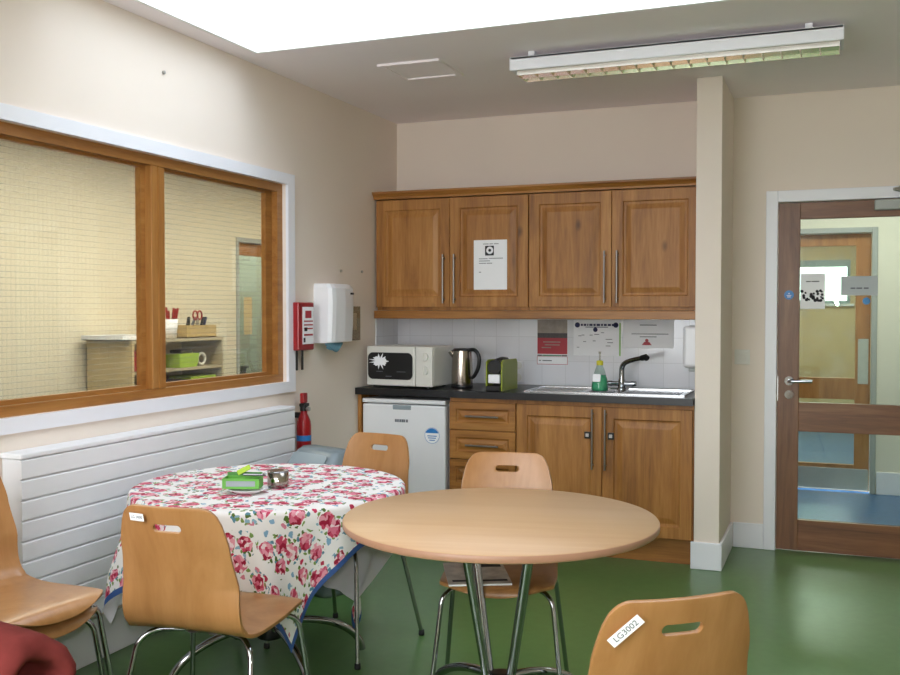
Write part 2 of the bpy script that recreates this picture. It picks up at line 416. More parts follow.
# text/graphics facing -Y at (x,y,z); facing +X
def FY(x, y, z): return Matrix.Translation((x, y, z)) @ Matrix.Rotation(R(90), 4, 'X')
def FX(x, y, z): return Matrix.Translation((x, y, z)) @ Matrix.Rotation(R(90), 4, 'Z') @ Matrix.Rotation(R(90), 4, 'X')
def catmull(P, n=8):
    P = [Vector(p) for p in P]; out = []
    for i in range(len(P) - 1):
        a = P[max(i - 1, 0)]; b = P[i]; c = P[i + 1]; d = P[min(i + 2, len(P) - 1)]
        for k in range(n):
            t = k / n
            out.append(.5 * ((2 * b) + (c - a) * t + (2 * a - 5 * b + 4 * c - d) * t * t + (3 * b - a - 3 * c + d) * t ** 3))
    return out + [P[-1]]
def fillet(P, r, n=6):
    P = [Vector(p) for p in P]; out = [P[0]]
    for i in range(1, len(P) - 1):
        a, b, c = P[i - 1], P[i], P[i + 1]
        p = b + (a - b).normalized() * min(r, (a - b).length * .45); q = b + (c - b).normalized() * min(r, (c - b).length * .45)
        for k in range(n + 1):
            t = k / n; out.append((1 - t) ** 2 * p + 2 * t * (1 - t) * b + t * t * q)
    return out + [P[-1]]
def rrect(w, h, r, n=6, cx=0, cy=0):
    out = []
    for (sx, sy, a0) in ((1, 1, 0), (-1, 1, 90), (-1, -1, 180), (1, -1, 270)):
        for k in range(n + 1):
            a = R(a0 + 90 * k / n); out.append((cx + sx * (w / 2 - r) + r * math.cos(a), cy + sy * (h / 2 - r) + r * math.sin(a)))
    return out
def circ(r, n=28, cx=0, cy=0): return [(cx + r * math.cos(2 * math.pi * k / n), cy + r * math.sin(2 * math.pi * k / n)) for k in range(n)]

# ------------------------------------------------------------------ the room
XL, YB, H = -2.711, 5.89, 2.6
XR, YF = 2.3, -1.6
WT = .15
RL2 = (-2.5, -.3, -1.15, .25)                          # unseen ceiling opening added behind the camera for more ambient light
SX0, SX1, SY0, SY1 = -2.58, .25, 2.85, 4.02       # roof light
struct(MB().box(XL, XR, YF, YB + .02, -.1, 0).build('floor', M['floor']))
struct(MB().slab(XL, XR, YF, YB, H, H + .12, [(SX0 - .02, SX1 + .02, SY0 - .02, SY1 + .02), RL2], 'xyz').build('ceiling', M['ceil']))
WY0, WY1, WZ0, WZ1 = 1.35, 4.49, 1.0, 2.04
struct(MB().slab(YF, 9.6, -.0, H, XL - WT, XL, [(WY0, WY1, WZ0, WZ1)], 'yzx').build('wall_left', M['wall']))
DX0, DX1, DZ = -.325, .575, 1.99
struct(MB().slab(XL, XR, 0, H, YB, YB + .12, [(DX0, DX1, -1, DZ)], 'xzy').build('wall_back', M['wall']))
struct(MB().slab(YF, YB, 0, H, XR, XR + .12, [], 'yzx').build('wall_right', M['wall']))
FW = [(-2.5, -.75, .75, 2.3)]  # opening added in the unseen front wall to let in fill light
struct(MB().slab(XL, XR, 0, H, YF - .15, YF, FW, 'xzy').build('wall_front', M['wall']))
PX0, PX1, PY = -.706, -.574, 5.307
struct(MB().box(PX0, PX1, PY, YB, 0, H, .004, 2).build('wall_pillar', M['wall']))
# roof light shaft
sh = MB().slab(SX0 - .018, SX1 + .018, SY0 - .018, SY1 + .018, H, H + .75, [(SX0, SX1, SY0, SY1)], 'xyz')
struct(sh.build('trim_1', M['shaft']))
M['roofdim'] = glass('dimming_roof_glazing', '#d6dadf')  # unseen tinted pane, added to dim the daylight through the roof light
w0 = sroot('window_3', ((SX0 + SX1) / 2, (SY0 + SY1) / 2, H + .72))
MB().box(SX0 + .002, SX1 - .002, SY0 + .002, SY1 - .002, H + .715, H + .725).build('dimming_pane', M['roofdim'], w0, w0.location.copy())
# skirtings
def skirt(name, x0, x1, y0, y1, h=.145):
    struct(MB().box(x0, x1, y0, y1, 0, h, .004, 2).build(name, M['white']))
skirt('baseboard_back', PX1 + .016, -.39, YB - .016, YB)
skirt('baseboard_left', XL, XL + .016, YF, 4.9, .17)
skirt('baseboard_right', XR - .016, XR, YF, YB)
sk = MB().box(PX0 - .015, PX1 + .015, PY - .016, PY, 0, .145, .004, 2).box(PX1, PX1 + .015, PY, YB - .017, 0, .145, .004, 2)
struct(sk.build('baseboard_pillar', M['white']))
# splashback tiles
ts = MB().box(XL + .008, PX0, YB - .008, YB, .911, 1.372).box(XL, XL + .008, 5.56, YB, .911, 1.33)
struct(ts.build('trim_2', M['tile']))

# internal window ---------------------------------------------------------
w = sroot('window_1', (XL, 2.95, WZ0))
O = w.location.copy()
tr = MB().slab(WY0 - .065, WY1 + .068, WZ0 - .055, WZ1 + .055, XL, XL + .016, [(WY0, WY1, WZ0, WZ1)], 'yzx')
tr.build('architrave', M['white'], w, O)
# main hardwood frame (head, sill, jambs) and mullion, rebated
fx0, fx1 = XL - .10, XL - .02
FZ0, FZ1, FY0, FY1 = 1.039, 1.998, WY0 + .05, WY1 - .05
MB().slab(WY0, WY1, WZ0, WZ1, fx0, fx1, [(FY0, FY1, FZ0, FZ1)], 'yzx').build('window_frame', M['frame'], w, O)
MU0, MU1 = 3.43, 3.52
MB().box(fx0, fx1, MU0, MU1, FZ0, FZ1, .003, 1).box(fx1 - .001, fx1 + .004, (MU0 + MU1) / 2 - .003, (MU0 + MU1) / 2 + .003, FZ0, FZ1).build('mullion', M['framez'], w, O)
for (a, c, bl, br_) in ((FY0, MU0, .04, .028), (MU1, FY1, .028, .057)):
    MB().slab(a, c, FZ0, FZ1, XL - .082, XL - .055, [(a + bl, c - br_, FZ0 + .018, FZ1 - .011)], 'yzx').build('glazing_bead', M['frame'], w, O)
    MB().box(XL - .089, XL - .083, a + .004, c - .004, FZ0 + .004, FZ1 - .004).build('pane', M['wired'], w, O)

# door to the corridor ----------------------------------------------------
d = sroot('door_1', (DX0, YB, 0)); O = d.location.copy()
ar = MB().box(DX0 - .065, DX0, YB - .018, YB, 0, DZ + .065, .003, 1).box(DX1, DX1 + .065, YB - .018, YB, 0, DZ + .065, .003, 1).box(DX0 - .0, DX1 + .0, YB - .018, YB, DZ, DZ + .065, .003, 1)
ar.build('architrave', M['white'], d, O)
ly0, ly1 = YB + .008, YB + .052
lx0, lx1 = DX0 + .004, DX1 - .004
ST = .115
MB().box(lx0, lx0 + ST, ly0, ly1, .006, DZ - .005, .002, 1).build('lock_stile', M['door'], d, O)
MB().box(lx1 - ST, lx1, ly0, ly1, .006, DZ - .005, .002, 1).build('hinge_stile', M['door'], d, O)
for nm, z0, z1 in (('top_rail', 1.893, DZ - .005), ('middle_rail', .688, .853), ('bottom_rail', .006, .182)):
    MB().box(lx0 + ST, lx1 - ST, ly0, ly1, z0, z1, .002, 1).build(nm, M['doorx'], d, O)
MB().box(lx0 + ST, lx1 - ST, ly0 + .018, ly0 + .025, .853, 1.893).build('upper_pane', M['pane'], d, O)
MB().box(lx0 + ST, lx1 - ST, ly0 + .018, ly0 + .025, .182, .688).build('lower_pane', M['pane'], d, O)
hx, hz = -.257, .975
h = MB().cyl((hx, ly0, hz), (hx, ly0 - .008, hz), .026).tube(fillet([(hx, ly0 - .006, hz), (hx, ly0 - .05, hz), (hx + .125, ly0 - .05, hz + .002)], .02), .0095, 12)
h.build('door_handle', M['chrome'], d, O)
k = MB().cyl((hx, ly0, .897), (hx, ly0 - .007, .897), .025).cyl((hx, ly0 - .006, .905), (hx, ly0 - .011, .905), .008)
k.build('lock_escutcheon', M['chrome'], d, O)
MB().box(lx0 - .001, lx0 + .004, ly0 - .002, ly0 + .02, .86, 1.0).build('strike_plate', M['steel'], d, O)
fs = MB().cyl((-.263, ly0, 1.464), (-.263, ly0 - .002, 1.464), .026, 32)
fsg = fs.build('fire_door_sign', M['bluesign'], d, O, label='round blue sign')
sg = MB().poly(circ(.0035, 12, 0, .008), .0006, mx=FY(-.263, ly0 - .0026, 1.464)).box(-.275, -.251, ly0 - .0028, ly0 - .002, 1.459, 1.463).box(-.272, -.254, ly0 - .0028, ly0 - .002, 1.451, 1.455)
sg.build('sign_lettering', M['paper'], fsg, None)
fsg.children[0].location = (0, 0, 0)
for v in fsg.children[0].data.vertices: v.co -= O
# closer
MB().box(.178, .46, ly0 - .05, ly0, 1.926, 1.982, .006, 2).build('door_closer', M['greyband'], d, O)
MB().tube(fillet([(.33, ly0 - .03, 1.98), (.33, ly0 - .03, 2.022), (.27, YB - .04, 2.035), (.30, YB - .02, 2.04), (.34, YB - .02, 2.09)], .01), .008, 8).build('closer_arm', M['steel'], d, O)
# strip between hall and corridor floors
struct(MB().box(DX0, DX1, YB + .02, YB + .12, -.1, .0).build('trim_3', M['steel']))

# corridor beyond ---------------------------------------------------------
CY0, CY1 = YB + .12, 7.95
CX0, CX1 = -1.9, 2.3
struct(MB().box(CX0, CX1, CY0, CY1, -.1, 0).build('floor', M['blue']))
struct(MB().slab(CX0, CX1, CY0, CY1, H, H + .1, [], 'xyz').build('ceiling', M['ceil']))
E0, E1, EZ = -.70, .228, 1.955
struct(MB().slab(CX0 - 1, CX1, 0, H, CY1, CY1 + .12, [(E0, E1, -1, EZ)], 'xzy').build('wall_corridor', M['corr']))
struct(MB().box(CX1, CX1 + .1, CY0, CY1, 0, H).build('wall_corridor_end', M['corr']))
struct(MB().box(CX0 - .1, CX0, CY0, CY1, 0, H).build('wall_corridor_start', M['corr']))
skirt('baseboard_corridor', E1 + .045, CX1, CY1 - .016, CY1, .17)
d2 = sroot('door_2', (E0, CY1, 0)); O = d2.location.copy()
a2 = MB().box(E0 - .04, E0, CY1 - .018, CY1, 0, EZ + .04, .003, 1).box(E1, E1 + .04, CY1 - .018, CY1, 0, EZ + .04, .003, 1).box(E0, E1, CY1 - .018, CY1, EZ, EZ + .04, .003, 1)
a2.build('architrave', M['greyband'], d2, O)
y0, y1 = CY1 + .045, CY1 + .089
x0, x1 = E0 + .004, E1 - .004
MB().box(x1 - .105, x1, y0, y1, .006, EZ - .004, .002, 1).build('hinge_stile', M['doorfar'], d2, O)
MB().box(x0, x0 + .105, y0, y1, .006, EZ - .004, .002, 1).build('lock_stile', M['doorfar'], d2, O)
for nm, z0, z1 in (('top_rail', 1.862, EZ - .004), ('middle_rail', .70, .862), ('bottom_rail', .17, .205)):
    MB().box(x0 + .105, x1 - .105, y0, y1, z0, z1, .002, 1).build(nm, M['doorfar'], d2, O)
MB().box(x0 + .105, x1 - .105, y0 + .005, y1 - .005, .006, .17).build('bottom_board', M['doorfar'], d2, O)
MB().box(x0 + .105, x1 - .105, y0 + .018, y0 + .024, .862, 1.862).build('upper_pane', M['panefar'], d2, O)
MB().box(x0 + .105, x1 - .105, y0 + .018, y0 + .024, .205, .70).build('lower_pane', M['pane'], d2, O)
MB().box(x0 + .01, x1 - .004, y0 - .003, y0, .012, .175, .001, 1).build('kick_plate', M['steel'], d2, O, label='steel kick plate')
MB().box(x1 - .085, x1 - .012, y0 - .003, y0, .82, 1.16, .001, 1).build('push_plate', M['steel'], d2, O)
MB().cyl((x1 - .03, y0, 1.445), (x1 - .03, y0 - .002, 1.445), .027, 28).build('fire_door_sign', M['bluesign'], d2, O, label='round blue sign')
# room past the far door with a bright window
struct(MB().box(-1.6, 1.2, CY1 + .12, 12.5, -.1, 0).build('floor', M['blue']))
struct(MB().box(-1.6, 1.2, CY1 + .12, 12.5, H, H + .1).build('ceiling', M['ceil']))
struct(MB().slab(-1.6, 1.2, 0, H, 12.4, 12.52, [(-1.0, .125, 1.45, 1.965)], 'xzy').build('wall_far', M['tan']))
struct(MB().box(-1.7, -1.6, CY1 + .12, 12.5, 0, H).build('wall_far_left', M['tan']))
struct(MB().box(1.2, 1.3, CY1 + .12, 12.5, 0, H).build('wall_far_right', M['tan']))
w2 = sroot('window_2', (-.45, 12.4, 1.45)); O = w2.location.copy()
MB().slab(-1.0, .125, 1.45, 1.965, 12.385, 12.46, [(-.97, .09, 1.485, 1.885)], 'xzy').build('window_frame', M['bluegrey'], w2, O)
MB().box(-.97, .09, 12.42, 12.426, 1.485, 1.885).build('pane', M['pane'], w2, O)
MB().box(-1.04, .165, 12.35, 12.4, 1.42, 1.45, .004, 1).build('window_sill', M['white'], w2, O)

# room behind the internal window ----------------------------------------
QX = -5.25
struct(MB().box(QX - 1.7, XL - WT, .4, 9.6, -.1, 0).build('floor', M['blue']))
struct(MB().box(QX - 1.7, XL - WT, .4, 9.6, H, H + .1).build('ceiling', M['ceil']))
struct(MB().slab(.4, 9.6, 0, H, QX - .1, QX, [(7.80, 8.72, -1, 2.06)], 'yzx').build('wall_next_room', M['cream2']))
struct(MB().box(QX - 1.7, XL - WT, 9.5, 9.6, 0, H).build('wall_next_room_end', M['cream2']))
struct(MB().box(QX - 1.7, XL - WT, .3, .4, 0, H).build('wall_next_room_start', M['cream2']))
struct(MB().box(QX - 1.8, QX - 1.7, .3, 9.7, 0, H).build('wall_store', M['bluegrey']))
d3 = sroot('door_3', (QX, 7.8, 0)); O = d3.location.copy()
MB().box(QX - .1, QX + .012, 7.80, 7.84, 0, 2.06).box(QX - .1, QX + .012, 8.68, 8.72, 0, 2.06).box(QX - .1, QX + .012, 7.84, 8.68, 2.02, 2.06).build('architrave', M['greyband'], d3, O)
MB().slab(7.845, 8.675, .006, 2.015, QX - .09, QX - .05, [(7.86, 8.56, .75, 1.9)], 'yzx').build('door_leaf', M['doorfar'], d3, O)
MB().box(QX - .073, QX - .067, 7.86, 8.56, .75, 1.9).build('pane', M['pane'], d3, O)
tag(MB().box(QX - .049, QX - .047, 8.0, 8.14, 1.14, 1.50).build('notice', M['cardbeige']), 'yellowish paper notice taped to the glass of the door in the next room', 'paper')

# ------------------------------------------------------------------ kitchen
YC = YB - .33        # wall unit front (behind doors)
def bar_handle(mb, p0, p1, out=(0, -.032, 0), r=.006):
    p0, p1, o = Vector(p0), Vector(p1), Vector(out); ax = (p1 - p0).normalized()
    mb.cyl(p0 + o, p1 + o, r, 14)
    for q in (p0 + ax * .025, p1 - ax * .025): mb.cyl(q, q + o, r * .8, 10)
    return mb
RP = [(0, .019), (.002, .021), (.062, .021), (.068, .013), (.078, .012), (.084, .013), (.108, .0195), (.112, .020)]
def wall_cab(x0, x1, label, door_labels):
    t = thing('wall_cabinet', label, 'cabinet', ((x0 + x1) / 2, YC, 1.376), 0, 'oak wall cabinets'); O = t.location
    MB().box(x0, x1, YC, YB - .009, 1.376, 2.062).build('body', M['oak'], t, O)
    xm = (x0 + x1) / 2
    for (a, c, hxx) in ((x0 + .002, xm - .0015, xm - .036), (xm + .0015, x1 - .002, xm + .036)):
        dr = MB().rings(a, c, 1.396, 2.058, YC, RP).build('door', M['oak'], t, O)
        bar_handle(MB(), (hxx, YC - .02, 1.419), (hxx, YC - .02, 1.716), (0, -.03, 0), .0058).build('handle', M['handle'], dr, O)
    return t
wall_cab(-2.695, -1.701, 'oak wall cabinet with two doors, a printed notice on its right door', None)
wall_cab(-1.699, -.714, 'oak wall cabinet with two plain doors, next to the cream pillar', None)
# cornice + pelmet
cp = [(0, 0), (-.022, 0), (-.024, .010), (-.030, .018), (-.044, .030), (-.048, .036), (-.048, .046), (0, .046)]
V = []; n = len(cp)
c = MB()
for x, sx in ((XL + .002, 0), (PX0 - .002, 0)):
    for (dy, dz) in cp: V.append((x, YC + dy, 2.066 + dz))
c.add(V, [[i, (i + 1) % n, n + (i + 1) % n, n + i] for i in range(n)] + [list(range(n))[::-1], list(range(n, 2 * n))])
c.box(XL + .002, PX0 - .002, YC, YC + .05, 2.066, 2.09)
tag(c.build('cornice', M['oakx']), 'moulded oak cornice strip running along the top of the wall cabinets', 'moulding')
tag(MB().box(XL + .002, PX0 - .002, YC - .024, YC + .0, 1.325, 1.374, .004, 2).build('pelmet', M['oakx']), 'oak light pelmet strip running under the wall cabinets', 'moulding')

YD = 5.33            # base carcass front
HZ = .868
tag(MB().box(XL + .004, XL + .027, YD - .02, YB - .01, 0, HZ).build('end_panel', M['oak']), 'narrow oak end panel left of the small fridge', 'panel')
# drawer unit
t = thing('drawer_unit', 'oak kitchen drawer unit between the fridge and the sink cupboard', 'drawers', (-1.907, YD, .14)); O = t.location
MB().box(-2.112, -1.702, YD, YB - .01, .14, HZ).build('body', M['oak'], t, O)
RD = [(0, .019), (.002, .021), (.040, .021), (.046, .013), (.052, .012), (.058, .013), (.072, .0195), (.075, .020)]
for z0, z1 in ((.684, .845), (.513, .679), (.331, .508), (.145, .326)):
    dd = MB().rings(-2.109, -1.705, z0, z1, YD, RD).build('drawer', M['oakx'], t, O)
    zc = (z0 + z1) / 2
    bar_handle(MB(), (-2.0, YD - .02, zc), (-1.80, YD - .02, zc), (0, -.03, 0), .0058).build('handle', M['handle'], dd, O)
# sink cupboard
t = thing('sink_cupboard', 'oak double door sink cupboard with a small lock on each door', 'cabinet', (-1.21, YD, .14)); O = t.location
sb = MB().slab(-1.70, -.711, YD, YB - .01, .14, HZ, [(-1.66, -.75, YD + .02, YB - .05)], 'xyz').box(-1.69, -.73, YD + .01, YB - .02, .14, .16)
sb.build('body', M['oak'], t, O)
for (a, c_, hxx, lxx) in ((-1.698, -1.2055, -1.255, -1.284), (-1.2025, -.717, -1.183, -1.153)):
    dr = MB().rings(a, c_, .145, .845, YD, RP).build('door', M['oak'], t, O)
    bar_handle(MB(), (hxx, YD - .02, .499), (hxx, YD - .02, .832), (0, -.03, 0), .0058).build('handle', M['handle'], dr, O)
    MB().box(lxx - .017, lxx + .017, YD - .036, YD - .02, .668, .706, .003, 2).build('child_lock', M['blackp'], dr, O, label='small black cupboard lock').location = (0, 0, 0)
    MB().box(lxx - .009, lxx + .009, YD - .039, YD - .036, .678, .697, .001, 1).build('lock_button', M['steel'], dr, O)
tag(MB().box(-2.112, PX0 - .005, YD + .045, YD + .06, 0, .138).build('plinth', M['oakx']), 'oak plinth board along the floor under the kitchen units', 'plinth')
# worktop with the sink cut-out
SKX0, SKX1, SKY0, SKY1 = -1.665, -.765, 5.345, 5.74
wt = MB().slab(XL + .003, PX0 - .004, 5.275, YB - .009, .870, .91, [(SKX0 + .012, SKX1 - .012, SKY0 + .012, SKY1 - .012)], 'xyz')
tag(wt.build('worktop', M['black']), 'long black laminate worktop across the fridge, drawers and sink cupboard', 'worktop')
# sink
t = thing('sink', 'stainless steel inset sink with a ribbed drainer on the left', 'sink', ((SKX0 + SKX1) / 2, 5.54, .91)); O = t.location
B1 = (-1.13, -.80, 5.38, 5.655); B2 = (-1.33, -1.17, 5.38, 5.60)
rim = MB().slab(SKX0, SKX1, SKY0, SKY1, .9105, .914, [B1, B2], 'xyz')
for k in range(9):
    y = 5.40 + k * .032; rim.box(-1.63, -1.37, y, y + .010, .9135, .9165, .001, 1)
rim.slab(SKX0, SKX1, SKY0, SKY1, .914, .919, [(SKX0 + .014, SKX1 - .014, SKY0 + .014, SKY1 - .014)], 'xyz')
rim.build('drainer', M['stainless'], t, O)
for (a, c_, e, f), dep in ((B1, .15), (B2, .10)):
    b = MB().slab(a, c_, e, f, .9135 - dep, .9105, [(a + .004, c_ - .004, e + .004, f - .004)], 'xyz').box(a, c_, e, f, .912 - dep, .916 - dep)
    b.cyl(((a + c_) / 2, (e + f) / 2, .916 - dep), ((a + c_) / 2, (e + f) / 2, .918 - dep), .03, 20)
    b.build('bowl', M['stainless'], t, O)
# mixer tap
t = thing('mixer_tap', 'chrome kitchen mixer tap with a long swivel spout behind the sink', 'tap', (-1.175, 5.69, .914)); O = t.location
MB().lathe([(.03, 0), (.03, .006), (.022, .012), (.021, .05), (.02, .058)], (-1.175, 5.69, .914), 24).tube([(-1.235, 5.69, .948), (-1.115, 5.69, .948)], .014, 16).build('body', M['chrome'], t, O)
for s in (-1, 1):
    MB().tube([(-1.175 + s * .058, 5.69, .948), (-1.175 + s * .085, 5.69, .950)], [.017, .014], 16).tube([(-1.175 + s * .078, 5.69, .950), (-1.175 + s * .088, 5.655, .956)], .006, 10).build('lever', M['chrome'], t, O)
sp = catmull([(-1.175, 5.69, .97), (-1.175, 5.69, 1.01), (-1.172, 5.687, 1.045), (-1.15, 5.67, 1.072), (-1.09, 5.63, 1.094), (-1.015, 5.575, 1.110)], 6)
MB().tube(sp, [.017 - .004 * i / (len(sp) - 1) for i in range(len(sp))], 16).build('spout', M['chrome'], t, O)
MB().tube([(-1.042, 5.593, 1.104), (-1.015, 5.575, 1.111), (-1.005, 5.568, 1.103)], [.0165, .018, .0165], 16).build('nozzle', M['blackp'], t, O)
# fridge
t = thing('fridge', 'small white under-counter fridge with a blue and white round sticker', 'fridge', (-2.40, YD, 0)); O = t.location
fx0_, fx1_ = -2.672, -2.132
MB().box(fx0_, fx1_, YD + .045, YB - .04, .02, .845, .005, 2).build('body', M['whitep'], t, O)
dr = MB().box(fx0_, fx1_, YD - .03, YD + .04, .07, .815, .012, 3).build('door', M['whitep'], t, O)
MB().box(fx0_, fx1_, YD - .032, YD + .045, .822, .848, .006, 2).build('top_trim', M['whitep'], t, O)
MB().box(-2.47, -2.35, YD - .033, YD - .02, .785, .812, .004, 2).build('grip', M['greyl'], dr, O)
lg = MB()
for k, (ww, gap) in enumerate([(.012, 1), (.011, 1), (.012, 0), (.013, 1), (.009, 1), (.012, 0)]):
    xx = -2.455 + k * .0145; lg.box(xx, xx + ww, YD - .0315, YD - .0295, .711, .728)
    if gap: pass
lg.build('maker_mark', M['ink'], dr, O)
st = MB().poly(circ(.046, 40), .0012, mx=FY(-2.215, YD - .0295, .640)).build('sticker', M['paper'], dr, O, label='round blue and white sticker')
arc = [(.043 * math.cos(R(a)), .043 * math.sin(R(a))) for a in range(20, 161, 7)]
MB().poly(arc, .0006, mx=FY(-2.215, YD - .0307, .640)).build('sticker_cap', M['bluesign'], st, O)
stx = MB()
for k, (wd, zz) in enumerate([(.06, .638), (.05, .626), (.035, .613)]): stx.box(-2.215 - wd / 2, -2.215 + wd / 2, YD - .0313, YD - .0305, zz - .003, zz + .002)
rg = [(.046 * math.cos(R(a_)), .046 * math.sin(R(a_))) for a_ in range(0, 361, 9)]
stx.tube([Vector((-2.215 + p[0], YD - .0305, .640 + p[1])) for p in rg], .0012, 6, caps=False)
stx.build('sticker_lettering', M['bluesign'], st, O)
MB().box(fx0_ + .02, fx1_ - .02, YD + .05, YB - .1, 0, .02).build('feet', M['blackp'], t, O)

# microwave
t = thing('microwave', 'white microwave oven with a dark window and a white splash sticker', 'microwave', (-2.43, 5.475, .911), R(-4)); O = t.location
mx0, mx1, my0, my1, mz0, mz1 = -2.655, -2.21, 5.33, 5.64, .923, 1.16
MB().box(mx0, mx1, my0 + .02, my1, mz0, mz1, .008, 2).build('body', M['creamp'], t, O)
dr = MB().box(mx0, mx1 - .115, my0, my0 + .02, mz0, mz1, .006, 2).build('door', M['creamp'], t, O)
mw = rrect(.305, .155, .03, 8)
mw = [(x, y + (.008 * (1 - (x / .1525) ** 2)) * (1 if y > 0 else -1)) for x, y in mw]
wn = MB().poly(mw, .003, mx=FY(-2.492, my0 - .0005, 1.042)).build('window', M['blackp'], dr, O)
star = []
for k in range(30):
    a = 2 * math.pi * k / 30; rr = (.050 if k % 2 == 0 else .030) * (1 + .25 * math.sin(k * 2.4)); star.append((rr * 1.3 * math.cos(a), rr * .85 * math.sin(a)))
MB().poly(star, .001, mx=FY(-2.563, my0 - .0036, 1.07)).build('splash_sticker', M['paper'], dr, O, label='white splash shaped sticker')
MB().box(-2.586, -2.541, my0 - .0048, my0 - .0036, 1.007, 1.010).build('window_marking', M['ink'], dr, O)
MB().box(-2.446, -2.386, my0 - .0048, my0 - .0036, 1.007, 1.010).build('window_marking', M['ink'], dr, O)
MB().box(-2.521, -2.481, my0 - .0048, my0 - .0036, .978, .982).build('window_marking', M['ink'], dr, O)
MB().box(mx1 - .112, mx1, my0, my0 + .02, mz0, mz1, .006, 2).build('control_panel', M['creamp'], t, O)
for zz in (1.10, 1.02):
    kb = MB().cyl((mx1 - .05, my0 + .001, zz), (mx1 - .05, my0 - .012, zz), .026, 28).box(mx1 - .054, mx1 - .046, my0 - .018, my0 - .011, zz - .022, zz + .022, .002, 1)
    kb.build('knob', M['creamp'], t, O)
MB().box(mx1 - .09, mx1 - .02, my0 - .002, my0, .945, .965, .001, 1).build('door_button', M['creamp'], t, O)
for (a, c_) in ((mx0 + .03, my0 + .05), (mx1 - .05, my0 + .05), (mx0 + .03, my1 - .05), (mx1 - .05, my1 - .05)):
    MB().cyl((a, c_, .911), (a, c_, .926), .012, 12).build('foot', M['blackp'], t, O)
# kettle
kc = (-2.108, 5.515)
t = thing('kettle', 'brushed steel jug kettle with a black handle', 'kettle', (*kc, .911)); O = t.location
MB().lathe([(.0, 0), (.066, 0), (.068, .008), (.066, .02), (.0, .02)], (*kc, .911)).build('power_base', M['blackp'], t, O)
MB().lathe([(.064, .02), (.065, .03), (.064, .10), (.061, .18), (.058, .222)], (*kc, .911)).build('body', M['darksteel'], t, O)
MB().lathe([(.058, .2225), (.058, .228), (.048, .236), (.0, .238)], (*kc, .911)).build('lid', M['blackp'], t, O)
hp = catmull([(kc[0] + .05, kc[1] - .012, 1.138), (kc[0] + .09, kc[1] - .022, 1.138), (kc[0] + .118, kc[1] - .028, 1.10), (kc[0] + .115, kc[1] - .027, 1.04), (kc[0] + .09, kc[1] - .021, .99), (kc[0] + .068, kc[1] - .016, .972)], 6)
MB().tube(hp, .0115, 14).build('handle', M['blackp'], t, O)
MB().tube([(kc[0] - .045, kc[1] - .02, 1.085), (kc[0] - .056, kc[1] - .025, 1.112), (kc[0] - .066, kc[1] - .029, 1.13)], [.006, .013, .015], 14).build('spout', M['darksteel'], t, O)
# coffee machine
t = thing('coffee_machine', 'compact lime green and black pod coffee machine on the black worktop', 'coffee machine', (-1.84, 5.47, .911), R(-2))
sp_ = [(.055, .0), (.055, .0)]
for s in (-1, 1):
    MB().poly([(-.13, 0.0), (.13, .0), (.13, .155), (.11, .178), (-.10, .180), (-.13, .165)], .008, mx=Matrix.Translation((s * .047 - .004, 0, 0)) @ Matrix.Rotation(R(90), 4, 'Z') @ Matrix.Rotation(R(90), 4, 'X')).build('side_panel', M['lime'], t)
MB().box(-.043, .043, -.03, .13, 0, .172, .006, 2).build('body', M['blackp'], t)
MB().cyl((0, -.125, .138), (0, -.02, .138), .041, 32).build('brew_head', M['blackp'], t)
MB().box(-.043, .043, -.155, -.03, 0, .03, .005, 2).build('drip_tray', M['blackp'], t)
MB().box(-.035, .035, -.1325, -.115, .045, .095, .002, 1).build('label_card', M['paper'], t, label='small white card')
MB().tube([(-.0, -.09, .172), (.0, .0, .176), (0, .08, .172)], [.014, .017, .014], 16).build('lever', M['blackp'], t)
# spray bottle
bc = (-1.262, 5.50)
t = thing('spray_bottle', 'clear bottle of green liquid soap with a yellow collar beside the tap', 'bottle', (*bc, .9195)); O = t.location
MB().lathe([(0, 0), (.043, 0), (.046, .006), (.045, .03), (.040, .066), (.034, .088), (.0, .088)], (*bc, .9195)).build('soap', M['soap'], t, O)
MB().lathe([(.0465, .001), (.0475, .03), (.043, .065), (.028, .115), (.018, .14), (.015, .15)], (*bc, .9195)).build('bottle_body', M['clear'], t, O)
MB().lathe([(.019, .145), (.019, .168), (.012, .172), (0, .172)], (*bc, .9195)).build('collar', M['yellow'], t, O)
MB().cyl((*bc, 1.09), (*bc, 1.135), .005, 10).cyl((*bc, 1.13), (*bc, 1.142), .0075, 12).build('pump', M['acrylic'], t, O)
MB().poly(rrect(.045, .045, .006), .001, mx=Matrix.Translation((bc[0] - .008, bc[1] - .0445, .994)) @ Matrix.Rotation(R(72), 4, 'X')).build('sticker', M['paper'], t, O)
# sockets and switch
t = thing('wall_socket', 'upright white socket plate on the tiles right of the lime green coffee machine', 'socket', (-1.868, YB - .008, .945)); O = t.location
MB().box(-1.905, -1.832, YB - .016, YB - .008, .925, 1.06, .003, 2).build('plate', M['whitep'], t, O)
for zz in (.955, 1.03): MB().cyl((-1.868, YB - .016, zz), (-1.868, YB - .021, zz), .024, 24).build('socket_face', M['creamp'], t, O)
t = thing('switch_plate', 'small cream switch plate on the cream wall left of the glazed door', 'switch', (-.515, YB, 1.107)); O = t.location
MB().box(-.558, -.472, YB - .009, YB, 1.064, 1.15, .003, 2).build('plate', M['creamp'], t, O)
for xx in (-.535, -.495): MB().box(xx - .009, xx + .009, YB - .012, YB - .009, 1.09, 1.122, .001, 1).build('rocker', M['creamp'], t, O)

# ------------------------------------------------------------------ papers
class Lines(list):
    def build(self, name, m, parent=None, off=None):
        for mb in self: mb.build(name, m, parent, off)
def bars(mb, x, y, z, rows, h=.004, depth=.0006):
    """printed lines, one small part each"""
    out = Lines()
    for (dx, dz, wd) in rows: out.append(MB().box(x + dx, x + dx + wd, y - depth, y, z + dz - h / 2, z + dz + h / 2))
    return out
